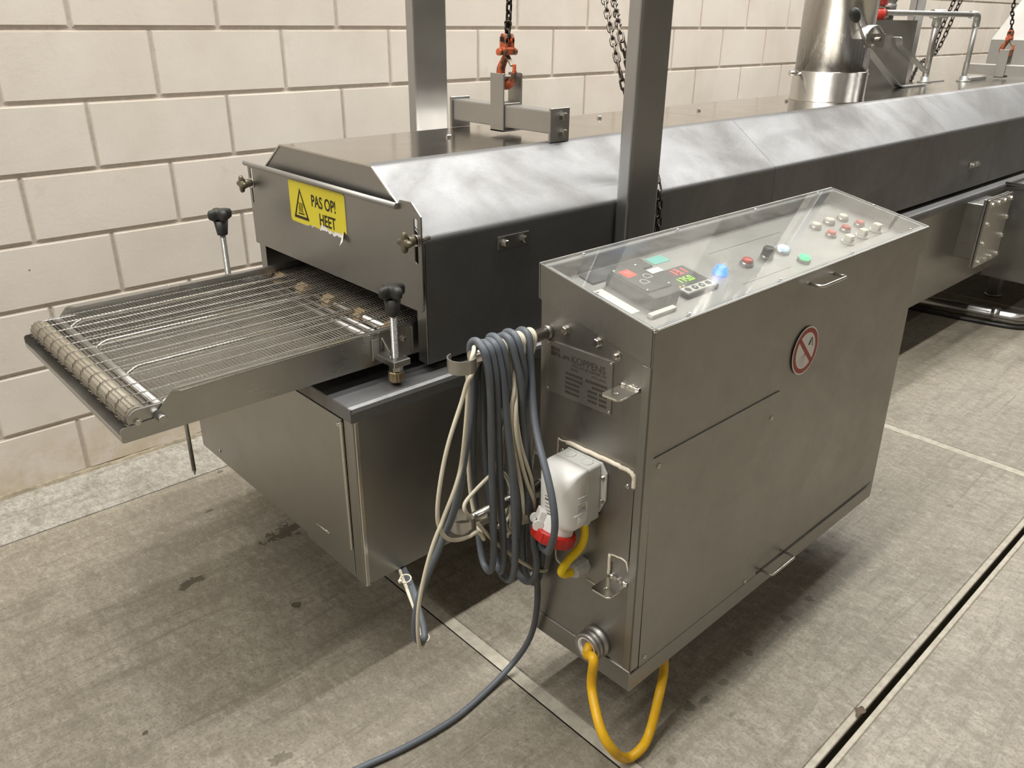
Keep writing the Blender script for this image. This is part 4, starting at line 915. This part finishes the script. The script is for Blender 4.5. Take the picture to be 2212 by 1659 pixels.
# left end: bolts, nameplate, brackets
for px, py, w in ((1223.6, 712.6, False), (1292.6, 739, False), (1332, 769.6, True)):
    q = PC(px, py, X=0); hexbolt(C, q, (-1, 0, 0), .0085 if not w else .0055, 'bolt', w, False)
NY0, NY1, NZ0, NZ1 = .087, .258, .624, .733
bm = bmesh.new(); plate(bm, rrect(NY0, NY1, NZ0, NZ1, .003), -.0022, .0005, 'x'); npl = cobj('nameplate', bm, 'steel_plate', label='engraved steel nameplate')
def np_text(txt, y, z, s, bold=0, mat='ink_grey', sx=1.0):
    b_ = textbm(txt, s, bold, sx=sx); bmesh.ops.transform(b_, matrix=Matrix.Translation((-.0024, y, z)) @ MT, verts=b_.verts); return cobj('engraved_text', b_, mat, npl)
np_text('KOPPENS', .192, .7035, .0205, .0002, sx=1.02); np_text('MACHINEFABRIEK BV', .190, .6955, .0082, sx=1.14); np_text('BAKEL', .192, .6870, .0075); np_text('HOLLAND', .138, .6870, .0075, sx=1.05)
for poly in ([(.245, .7155), (.222, .7155), (.222, .7235), (.227, .7235), (.231, .719), (.231, .7235), (.245, .7235)], [(.245, .7045), (.245, .7135), (.223, .7135), (.218, .7045), (.226, .7045), (.230, .709), (.234, .7045)], [(.216, .7045), (.211, .7125), (.196, .7125), (.196, .7045), (.201, .7045), (.201, .708), (.205, .708), (.205, .7045)]):
    bm = bmesh.new(); plate(bm, poly, -.0026, -.0021, 'x'); cobj('emblem', bm, 'ink_grey', npl)
random.seed(11)
for r, z in enumerate((.6745, .6645, .6545, .6445, .6345)):
    for (a, b) in (((.205, .160), (.153, .098)) if r == 0 else ((.205, .160), (.136, .098)) if r == 1 else ((.205, .168), (.146, .122), (.117, .098))):
        bm = bmesh.new(); plate(bm, [(a, z), (b, z), (b, z+.0058), (a, z+.0058)], -.0025, -.0021, 'x'); cobj('data_field', bm, 'ink_grey', npl)
for y in (NY0+.005, NY1-.005):
    for z in (NZ0+.005, NZ1-.005): screw(npl, (-.0022, y, z), (-1, 0, 0), .003, 'rivet', False)
def bracket(y0, y1, z, l=.062):
    ym = (y0+y1)/2
    bm = bmesh.new(); plate(bm, [(.0, y0), (-l+.006, y0), (-l, y0+.006), (-l, y1-.006), (-l+.006, y1), (0, y1)], z, z+.004, 'z', [circ(-l*.68, ym, .0052, 14)], .0006)
    br = cobj('bracket', bm, 'steel_bright')
    bm = bmesh.new(); rnd = random.Random(int(z*1000)); tube(bm, [(-.002+rnd.uniform(-.001, .001), y0+(y1-y0)*i/14, z+.0055+rnd.uniform(-.001, .001)) for i in range(15)], .0042, 7); cobj('weld_bead', bm, 'steel_bright', br)
bracket(.022, .066, .692); bracket(.020, .068, .262)
# socket backing plate with sealant
bm = bmesh.new(); plate(bm, [(.220, .225), (.118, .222), (.075, .225), (.068, .30), (.022, .322), (.020, .515), (.028, .524), (.214, .524), (.220, .518)], -.0025, .0008, 'x'); bpz = cobj('backing_plate', bm, 'steel_cabinet_end')
for nm, pts, r in (('sealant_bead', [(.218, .40), (.219, .516), (.213, .525), (.19, .526)], .0022), ('sealant_bead', [(.195, .526), (.12, .528), (.06, .527), (.030, .525), (.021, .516), (.0205, .495)], .0048), ('sealant_bead', [(.219, .345), (.220, .26), (.217, .228), (.20, .222)], .0020), ('sealant_bead', [(.13, .224), (.085, .224), (.07, .24)], .0016), ('sealant_bead', [(.069, .268), (.069, .318)], .0036), ('sealant_bead', [(.066, .319), (.030, .322), (.021, .30)], .0016)):
    bm = bmesh.new(); rnd = random.Random(len(pts)*7+int(r*1e5)); sp = spline([(-.003, a, b) for a, b in pts], 6); tube(bm, [p+Vector((rnd.uniform(-.0006, .0006), rnd.uniform(-.0006, .0006), rnd.uniform(-.0008, .0008))) for p in sp], r, 7); cobj(nm, bm, 'sealant', bpz)
for y, z in ((.207, .503), (.036, .492)): screw(bpz, (-.0025, y, z), (-1, 0, 0), .0055, 'screw', False)
# cable glands
q = PC(1256, 1222, X=-.012)
bm = bmesh.new(); lathe(bm, (0, q.y, q.z), (-1, 0, 0), [(0, .019), (.010, .019)], 6, False); lathe(bm, (-.010, q.y, q.z), (-1, 0, 0), [(0, .0165), (.008, .0165), (.010, .0185), (.028, .0175), (.034, .013)], 12, False); cobj('cable_gland', bm, 'plastic_grey'); GL1 = CM @ Vector((-.034, q.y, q.z))
q = Vector((0, .092, .080))
bm = bmesh.new(); lathe(bm, (0, q.y, q.z), (-1, 0, 0), [(0, .036), (.010, .036), (.010, .0315), (.016, .0315), (.018, .034), (.024, .034), (.026, .0315), (.030, .034), (.036, .034), (.038, .031), (.038, .026), (.030, .0255)], 24); g2 = cobj('metal_gland', bm, 'steel_plate')
bm = bmesh.new(); lathe(bm, (-.020, q.y, q.z), (-1, 0, 0), [(0, .0255), (.0165, .0255), (.0165, .0205), (.004, .0200)], 24); cobj('gland_insert', bm, 'plastic_white', g2); GL2 = CM @ Vector((-.030, q.y, q.z))
# cable bars with half-round straps
for z, zl, l in ((.749, 1, .200), (.396, 0, .200)):
    y = .256 if zl else .268
    bm = bmesh.new(); cyl(bm, (-l, y, z), (.004, y, z), .0125, 18); cb = cobj('cable_bar', bm, 'steel_bright')
    bm = bmesh.new(); lathe(bm, (.001, y, z), (-1, 0, 0), [(0, .0155), (.006, .0150), (.010, .0128)], 18); cobj('bar_weld', bm, 'steel_dark', cb)
    bm = bmesh.new(); rg = []; R_ = .027; c_ = Vector((-l-.0235, y-.0, z-.018 if zl else z-.008))
    for rr in (R_, R_-.0025):
        rg.append([[bm.verts.new(c_+Vector((rr*math.cos(a), rr*math.sin(a), h))) for a in [math.radians((100 if zl else 30)+i*(12 if zl else 16)) for i in range(20)]] for h in (0, .026)])
    o_, i_ = rg
    for A, B in ((o_[0], o_[1]), (i_[1], i_[0]), (o_[1], i_[1]), (i_[0], o_[0])):
        for k in range(19): bm.faces.new((A[k], A[k+1], B[k+1], B[k]))
    cobj('half_strap', bm, 'steel_rail', cb)
# arms that carry the cabinet on the tank
for x in (.25, .95):
    bm = bmesh.new(); box(bm, (x, D_-.004, .22), (x+.05, D_+.274, .27), .002); cobj('support_arm', bm, 'steel_dark')
# ------------------------------------------------------------------ power socket on the cabinet end
SK = thing('power_socket', 'white industrial power socket with red ring on the cabinet end', 'socket', CM @ Vector((0, .14, .40)), CROT)
OFFS = Matrix.Translation((0, -.14, -.40))
def sobj(name, bm, mat, parent=None):
    bmesh.ops.transform(bm, matrix=OFFS, verts=bm.verts); return obj(name, bm, mat, parent or SK, False)
def carve(o, cut):
    """real recess: boolean difference of a cutter given in socket space"""
    bmesh.ops.recalc_face_normals(cut, faces=cut.faces[:]); bmesh.ops.transform(cut, matrix=OFFS, verts=cut.verts)
    cm = bpy.data.meshes.new('cutter'); cut.to_mesh(cm); cut.free()
    a = bpy.data.objects.new('carved', o.data); b = bpy.data.objects.new('cutter', cm); COL.objects.link(a); COL.objects.link(b)
    md = a.modifiers.new('cut', 'BOOLEAN'); md.operation = 'DIFFERENCE'; md.object = b; md.solver = 'EXACT'
    dg = bpy.context.evaluated_depsgraph_get(); dg.update()
    o.data = bpy.data.meshes.new_from_object(a.evaluated_get(dg))
    bpy.data.objects.remove(a); bpy.data.objects.remove(b)
def loft(bm, secs, k=6, smooth=True):
    skin(bm, [[bm.verts.new(p) for p in s] for s in secs], smooth=smooth)
X0 = -.0028
bm = bmesh.new(); plate(bm, [(.084, .440), (.084, .500), (.097, .520), (.188, .520), (.198, .505), (.198, .430), (.185, .405), (.100, .405)], X0-.006, X0, 'x', bev=.0012); sobj('back_box_flange', bm, 'plastic_grey')
bm = bmesh.new(); plate(bm, rrect(.098, .190, .392, .519, .006), X0-.040, X0-.006, 'x', bev=.0015); sobj('back_box', bm, 'plastic_grey')
bm = bmesh.new()
secs = []
for x, ins, zt_, zb_, r in ((X0-.041, 0, .519, .394, .006), (X0-.062, .0, .519, .392, .007), (X0-.074, .001, .516, .390, .009), (X0-.085, .005, .509, .389, .014), (X0-.093, .013, .498, .389, .020), (X0-.098, .024, .482, .390, .020)):
    secs.append([(x, a, b) for a, b in rrect(.098+ins, .190-ins, zb_, zt_, min(r, (.092-2*ins)/2-.001), 6)])
loft(bm, secs); hd_ = sobj('front_shell', bm, 'plastic_white')
ax = Vector((-.36, .10, -.93)).normalized(); bc = Vector((X0-.066, .146, .408))
bm = bmesh.new(); lathe(bm, bc-ax*.02, ax, [(0, .034), (.035, .0345), (.052, .037), (.056, .037)], 32); sobj('barrel', bm, 'plastic_white')
bm = bmesh.new(); lathe(bm, bc+ax*.034, ax, [(0, .037), (.0, .0445), (.004, .0455), (.022, .0455), (.025, .043), (.025, .036), (.012, .035)], 40); rr_ = sobj('red_ring', bm, 'plastic_red')
u_, w_ = frame_of(ax)
for k in range(10):
    a = 2*PI*k/10+.2; p = bc+ax*.046+(u_*math.cos(a)+w_*math.sin(a))*.0452; tn = (w_*math.cos(a)-u_*math.sin(a)); rd = (u_*math.cos(a)+w_*math.sin(a))
    mm = Matrix((tn, ax, rd)).transposed().to_4x4(); mm.translation = p
    bm = bmesh.new(); box(bm, (-.004, -.009, -.001), (.004, .009, .0016), .0005, 1, mm); sobj('ring_rib', bm, 'plastic_red', rr_)
bm = bmesh.new(); lathe(bm, bc+ax*.050, ax, [(0, .0345), (.0, .030), (.014, .029), (.014, .0)], 24); sobj('dark_plug_face', bm, 'plastic_black')
# hinge clip
hv = Vector((-.80, .60, 0)); hv = (hv-ax*hv.dot(ax)).normalized(); hs = ax.cross(hv).normalized()
hm = Matrix((hs, hv, -ax)).transposed().to_4x4(); hm.translation = bc+ax*.034+hv*.036
bm = bmesh.new(); box(bm, (-.016, -.010, -.004), (.016, .010, .034), .003, 2, hm); cl = sobj('hinge_clip', bm, 'plastic_white')
bm = bmesh.new(); box(bm, (-.011, .002, .006), (.011, .0150, .014), 0, 1, hm); carve(cl, bm)
bm = bmesh.new(); box(bm, (-.004, .003, .006), (.002, .0085, .014), .0003, 1, hm); sobj('clip_latch', bm, 'plastic_black', cl)
for s_ in (-1, 1):
    bm = bmesh.new(); cyl(bm, hm @ Vector((s_*.0165, .006, .004)), hm @ Vector((s_*.021, .006, .004)), .011, 16); sobj('clip_ear', bm, 'plastic_white', cl)
# round knockouts on top, grip ribs, pull recess, print, screws
for y in (.121, .166):
    bm = bmesh.new(); lathe(bm, (X0-.022, y, .519), (0, 0, 1), [(0, .0125), (.0012, .0125), (.0012, .0105), (.0002, .0100)], 22); sobj('knockout', bm, 'plastic_grey')
for k in range(3):
    bm = bmesh.new(); z = .464-k*.006; tube(bm, bend([(X0-.045, .0975, z), (X0-.072, .0985, z), (X0-.090, .112, z)], .02, 5), .0019, 6); sobj('grip_rib', bm, 'plastic_white', hd_)
bm = bmesh.new()
for q in ((X0-.0465, .092, .4440), (X0-.0465, .092, .4310), (X0-.0465, .112, .4430), (X0-.0465, .112, .4320), (X0-.082, .092, .4310), (X0-.082, .092, .4270)): bm.verts.new(q)
bmesh.ops.convex_hull(bm, input=bm.verts[:]); carve(hd_, bm)
bm = bmesh.new(); tube(bm, [(X0-.0465, .0975, .4300), (X0-.066, .0975, .4280), (X0-.080, .0995, .4265)], .0013, 6); sobj('pull_recess', bm, 'plastic_white', hd_)
random.seed(4)
for k in range(7):
    bm = bmesh.new(); z = .458-k*.008; w = (.030, .028, .022, .026, .018, .024, .020)[k]; box(bm, (X0-.0984, .150-w*.35, z), (X0-.0970, .150+w*.35, z+(.0030 if k in (1, 5) else .0011))); sobj('print_line', bm, 'ink_grey', hd_)
for z in (.490, .437): hexbolt(SK, (X0-.006, .0915, z), (-1, 0, 0), .0045, 'flange_screw', False).matrix_local = OFFS @ facing((X0-.006, .0915, z), (-1, 0, 0), .3)
bm = bmesh.new(); lathe(bm, (X0-.028, .118, .392), (0, 0, -1), [(0, .014), (.006, .014), (.010, .011)], 18); sobj('cable_entry', bm, 'plastic_white')
# ------------------------------------------------------------------ cables
CP = lambda x, y, z: CM @ Vector((x, y, z))
s0 = CP(X0-.028, .118, .388)
bm = bmesh.new(); tube(bm, spline([s0+Vector((0, 0, .006)), s0, CP(-.028, .117, .355), CP(-.034, .121, .325), CP(-.058, .130, .300), CP(-.074, .136, .277), CP(-.063, .137, .262), GL1+Vector((-.008, 0, .0)), GL1+Vector((.014, 0, 0))], 8), .0088, 12)
tag(obj('yellow_cable', bm, 'cable_bright_yellow'), 'short bright yellow cable from the white socket into the plastic gland', 'cable')
bm = bmesh.new(); tube(bm, spline([GL2+Vector((.022, 0, 0)), GL2+Vector((0, -.002, 0)), GL2+Vector((-.014, -.010, -.008)), P(1282, 1425, X=.432), P(1278, 1485, X=.428), P(1296, 1570, Y=-2.01), P(1322, 1618, Y=-2.042), P(1352, 1638, Z=.0165), P(1384, 1618, Y=-2.052), P(1404, 1580, Y=-2.042), P(1424, 1500, Y=-2.026), P(1434, 1448, Y=-2.0), Vector((.645, -1.975, .145)), Vector((.65, -1.96, .16))], 8), .0105, 14)
tag(obj('power_cable', bm, 'cable_yellow'), 'thick yellow power cable looping from the metal gland to the floor', 'cable')
BZ = (CP(0, .256, .749)).z; BYc = (CP(0, .256, .749)).y
def drape(x, dxf, dxb, zb, wf, wb, r, lift=0):
    """one turn over the bar: up the back, over, down the front"""
    t = .0125+r+lift+(.0085 if r > .006 else 0)
    return [(x+dxb, BYc+wb, zb+.10), (x+dxb*.6, BYc+wb*1.1, zb+(BZ-zb)*.5), (x+.004, BYc+t*1.2, BZ-.03), (x, BYc+t*.75, BZ+t*.65), (x-.002, BYc, BZ+t), (x-.004, BYc-t*.75, BZ+t*.65), (x+dxf*.15-.006, BYc-t*1.15, BZ-.035), (x+dxf*.35, BYc-wf*1.0, zb+(BZ-zb)*.55), (x+dxf, BYc-wf, zb+.10)]
def coil(turns, r, start, end):
    pts = list(start)
    for i, tn in enumerate(turns):
        d = drape(*tn, r)
        pts += d
        if i < len(turns)-1:
            a, b = Vector(d[-1]), Vector(drape(*turns[i+1], r)[0]); zb = tn[3]
            pts.append(((a.x*.7+b.x*.3), a.y*.8+b.y*.2, zb+.02)); pts.append(((a.x+b.x)/2, (a.y+b.y)/2, zb-.004)); pts.append((a.x*.3+b.x*.7, a.y*.2+b.y*.8, zb+.02))
    return pts+list(end)
rg_ = .0072
bx = [.302, .318, .336, .352, .372, .398, .428]
turns = [(.309, .010, .02, .36, .028, .05), (.3235, .022, .03, .345, .03, .06), (.338, .016, .05, .33, .055, .05), (.3525, .030, .05, .42, .035, .07), (.367, .062, .06, .29, .05, .06), (.3815, .085, .055, .27, .03, .05)]
z_ = .30
start = [(.36, -1.33, .243), P(872, 1234, Y=-1.44), P(878, 1246, Y=-1.51), P(888, 1270, Y=-1.59), P(905, 1320, Y=-1.66), P(919, 1370, Y=-1.70), P(912, 1392, Y=-1.715), P(898, 1378, Y=-1.72), P(899, 1320, Y=-1.725), P(918, 1255, Y=-1.73), P(955, 1170, Y=-1.74), P(985, 1090, Y=-1.745), P(1005, 980, Y=-1.735), P(1022, 860, Y=-1.725)]
endg = [(.452, BYc-.030, .31), P(1161, 1300, X=.462), P(1157, 1345, X=.466), P(1148, 1376, X=.468), P(1132, 1404, X=.466), P(1110, 1432, Z=.02), P(1060, 1485, Z=.009), P(985, 1550, Z=.009), P(880, 1612, Z=.009), P(775, 1660, Z=.009), P(560, 1760, Z=.009)]
t0 = [Vector(q) for q in drape(.309, .010, .02, .36, .028, .05, rg_)]
pts = start + [tuple(t0[3]), tuple(t0[4]), tuple(t0[5]), tuple(t0[6]), tuple(t0[7]), tuple(t0[8])]
lo = turns
def bottom(a, b, zb):
    a, b = Vector(a), Vector(b); return [(a.x*.75+b.x*.25, a.y*.85+b.y*.15, zb+.03), ((a.x+b.x)/2, (a.y+b.y)/2, zb), (a.x*.25+b.x*.75, a.y*.15+b.y*.85, zb+.03)]
for i in range(1, len(turns)):
    d = drape(*turns[i], rg_); pts += bottom(pts[-1], d[0], turns[i-1][3]); pts += d
pts += bottom(pts[-1], (.455, BYc+.03, .40), .262)
# one wide turn that swings out in front of the socket
wide = [(.455, BYc+.03, .40), (.445, BYc+.035, .62), (.420, BYc+.025, BZ-.02), (.416, BYc+.012, BZ+.014), (.414, BYc, BZ+.0205), (.412, BYc-.014, BZ+.013), (.412, BYc-.026, BZ-.04), P(1155, 930, Y=BYc-.075), P(1182, 1020, Y=-1.872), P(1199, 1100, Y=-1.908), P(1204, 1140, Y=-1.918), P(1199, 1165, Y=-1.905), (.362, -1.872, .506), (.384, -1.838, .474), (.414, -1.790, .455), (.440, BYc-.025, .43), (.447, BYc-.02, .39)]
pts += wide + endg
grey_pts = pts
# white cable: same bar, thinner, tucked behind and between the grey turns
rw = .0041
wt = [(.360, 1118, 1078, 1072, 1060, -.018), (.374, 1126, 1088, 1086, 1072, -.015), (.388, 1133, 1100, 1100, 1132, -.046), (.400, 1139, 1108, 1106, 1146, -.052), (.411, 1146, 1116, 1112, 1154, -.048), (.420, 1152, 1124, 1090, 1066, -.016), (.428, 1158, 1130, 1096, 1080, -.012)]
startw = [(.345, -1.33, .246), P(868, 1234, Y=-1.44), P(874, 1248, Y=-1.51), P(883, 1270, Y=-1.585), P(900, 1325, Y=-1.655), P(916, 1385, Y=-1.70), P(912, 1397, Y=-1.715), P(902, 1385, Y=-1.725), P(903, 1320, Y=-1.735), P(920, 1230, Y=-1.745), P(945, 1150, Y=-1.75), P(985, 1050, Y=-1.755), P(1000, 980, Y=-1.745), P(1010, 870, Y=-1.74), P(1017, 790, Y=-1.745), P(1020, 755, Y=-1.740), P(1035, 741, Y=-1.733), P(1052, 740, Y=-1.725)]
pw = startw + [(.318, BYc+.03, BZ-.02), (.325, BYc+.06, .66), (.33, BYc+.05, .50), (.325, BYc+.0, .455)]
# big loose loop to the left
pw += [P(1035, 1140, Y=BYc-.03), P(1000, 1166, Y=BYc-.02), P(962, 1162, Y=BYc-.015), P(945, 1120, Y=BYc-.015), P(950, 1050, Y=BYc-.015), P(968, 960, Y=BYc-.015), P(1000, 860, Y=BYc-.015), P(1018, 800, Y=BYc-.015)]
t_ = .0125+rw
for i, (xb_, kb1, kb2, kf1, kf2, yf_) in enumerate(wt):
    if i: pw += [P(kb2-14, 1160-(i % 3)*14, Y=BYc+.012), P(kb2, 1120, Y=BYc+.045), P(kb1, 900, Y=BYc+.055), (xb_+.004, BYc+.030, BZ-.03)]
    pw += [(xb_, BYc+t_*.7, BZ+t_*.7), (xb_, BYc, BZ+t_), (xb_, BYc-t_*.75, BZ+t_*.65), (xb_-.002, BYc-t_*1.2, BZ-.035), P(kf1, 900, Y=BYc+yf_), P(kf2, 1080, Y=BYc+yf_), P(kf2+4, 1135-(i % 2)*18, Y=BYc+yf_*.8)]
pw += [(.41, BYc+.0, .44), (.42, BYc+.03, .55), (.39, BYc+.03, .62), P(1046, 1040, Y=BYc+.01), P(998, 1092, Y=BYc+.0), P(1015, 1115, Y=BYc-.01), P(1055, 1160, Y=BYc-.015), P(1105, 1200, Y=BYc-.02), P(1150, 1229, Y=BYc-.025), P(1172, 1233, Y=BYc-.03), P(1183, 1229, Y=BYc-.03)]
# the two cables lie against each other, the bars, straps, cabinet and socket: push every pair of touching spots apart
from mathutils.kdtree import KDTree
def resample(p, ds):
    p = spline(p, 8); out = [p[0].copy()]; acc = 0.0
    for u, v in zip(p, p[1:]):
        L_ = (v-u).length; t = ds-acc
        while t <= L_: out.append(u.lerp(v, t/L_)); t += ds
        acc = L_-(t-ds)
    return out
def relax(cables, iters=240, ds=.007):
    X = []; R = []; Cc = []
    for k, (p, r) in enumerate(cables):
        q = resample(p, ds); X += q; R += [r]*len(q); Cc += [k]*len(q)
    n = len(X); X0_ = [p.copy() for p in X]; inner = [4 < i < n-5 and Cc[i-4] == Cc[i+4] for i in range(n)]
    solids = []                                                   # fixed balls: straps and the socket ring
    for z, y, a0, st, dz in ((.749, .256, 100, 12, -.018), (.396, .268, 30, 16, -.008)):
        for i in range(0, 39):
            an = math.radians(a0+st*i*.5)
            for h in (.003, .013, .023): solids.append((CP(-.2235+.0258*math.cos(an), y+.0258*math.sin(an), z+dz+h), .004))
    for i in range(40):
        an = 2*PI*i/40
        for h in (.038, .047, .056): solids.append((CM @ (bc+ax*h+(u_*math.cos(an)+w_*math.sin(an))*.0405), .0075))
    for k in range(8): solids.append((CM @ (bc+ax*(-.01+k*.006)), .037))
    for k in range(6): solids.append((hm_w @ Vector((-.014+k*.0056, .0, .014)), .019))
    sk = KDTree(len(solids))
    for i, (c, _) in enumerate(solids): sk.insert(c, i)
    sk.balance()
    bars = [(CP(-.205, .256, .749), CP(.01, .256, .749)), (CP(-.205, .268, .396), CP(.01, .268, .396))]
    def push(p, r):
        for u, v in bars:
            d = v-u; t = max(0, min(1, (p-u).dot(d)/d.length_squared)); c = u+d*t; w = p-c; m_ = .0125+r
            if w.length < m_: p = c+(w.normalized() if w.length > 1e-6 else Vector((0, 0, 1)))*m_
        for c, i, dist in sk.find_range(p, .037+r):
            m_ = solids[i][1]+r
            if dist < m_: w = p-c; p = c+(w.normalized() if w.length > 1e-6 else Vector((-1, 0, 0)))*m_
        q = CI @ p
        if q.x > -.004-r and q.x < .12 and -.02 < q.y < .281+r and -.002-r < q.z < .84:      # cabinet
            gx, gy, gz = q.x+.004+r, .281+r-q.y, q.z+.002+r
            if gy < gx and gy < gz: q.y = .281+r
            elif gz < gx: q.z = -.002-r
            else: q.x = -.004-r
            p = CM @ q
        if -.101-r < q.x < 0 and .097-r < q.y < .199+r and .388-r < q.z < .521+r:             # socket body
            g_ = [(q.x+.101+r, 0), (q.y-.097+r, 1), (.199+r-q.y, 2)]; k = min(g_)[1]
            if k == 0: q.x = -.101-r
            elif k == 1: q.y = .097-r
            else: q.y = .199+r
            p = CM @ q
        if p.z < r+.001: p.z = r+.001
        return p
    for it in range(iters):
        kd = KDTree(n)
        for i, p in enumerate(X): kd.insert(p, i)
        kd.balance(); D_ = [Vector() for _ in range(n)]; last = it > iters-60
        for i in range(n):
            for c, j, dist in kd.find_range(X[i], R[i]+.0073):
                if j <= i or (Cc[i] == Cc[j] and j-i < 7): continue
                m_ = (R[i]+R[j])*1.03
                if dist < m_:
                    w = X[i]-X[j]
                    if w.length < 1e-6: w = Vector((math.sin(i), math.cos(i), .1))
                    w = w.normalized()*((m_-dist)*.45); fi = R[j]/(R[i]+R[j])
                    D_[i] += w*2*fi; D_[j] -= w*2*(1-fi)
        for i in range(n):
            if not inner[i]: continue
            d = D_[i]
            if d.length > .004: d = d.normalized()*.004
            X[i] = X[i]+d
        old = [p.copy() for p in X]
        for i in range(n):
            if inner[i]:
                hold = X0_[i].x < .27                                # the free hanging end keeps its shape
                X[i] = X[i]+((old[i-1]+old[i+1])*.5-old[i])*(.06 if hold else .40 if not last else .08)+(X0_[i]-X[i])*(.10 if hold and not last else .015*(1-it/iters) if not last else 0)
                X[i] = push(X[i], R[i])
    out = [[] for _ in cables]
    for p, k in zip(X, Cc): out[k].append(p)
    return out
hm_w = CM @ hm
gq, wq = relax([(grey_pts, rg_), (pw, rw)])
bm = bmesh.new(); tube(bm, spline(gq, 2), rg_, 12); gc = tag(obj('grey_cable', bm, 'cable_grey'), 'long grey cable draped in loops over the bar and running along the floor', 'cable')
for px, py, Y in ((876, 1250, -1.575), (915, 1378, -1.705)):
    q = P(px, py, Y=Y); bm = bmesh.new(); tube(bm, [q+Vector((.013*math.cos(a), .010*math.sin(a), .003*math.sin(a))) for a in [2*PI*i/16 for i in range(16)]], .0018, 6, True); box(bm, q+Vector((-.018, -.004, -.003)), q+Vector((-.011, .004, .004)), .001); obj('cable_tie', bm, 'cable_white', gc)
bm = bmesh.new(); tube(bm, spline(wq, 2), rw, 10); tag(obj('white_cable', bm, 'cable_white'), 'thin cream white cable tangled among the grey loops on the bar', 'cable')
# ------------------------------------------------------------------ dry leaf in the floor channel
lf = P(1858, 1537, Z=.004); bm = bmesh.new(); random.seed(9)
cs = [bm.verts.new((lf.x+.020*r_*math.cos(a), lf.y+.012*r_*math.sin(a), .0035+random.uniform(0, .007))) for a, r_ in [(2*PI*i/11, random.uniform(.6, 1.2)) for i in range(11)]]
cv = bm.verts.new((lf.x, lf.y, .006))
for i in range(11): bm.faces.new((cv, cs[i], cs[(i+1) % 11]))
r = bmesh.ops.extrude_face_region(bm, geom=bm.faces[:]); bmesh.ops.translate(bm, vec=(0, 0, -.0012), verts=[g for g in r['geom'] if isinstance(g, bmesh.types.BMVert)])
tag(obj('dry_leaf', bm, 'leaf'), 'small crumpled brown dry leaf caught in the floor channel', 'leaf')
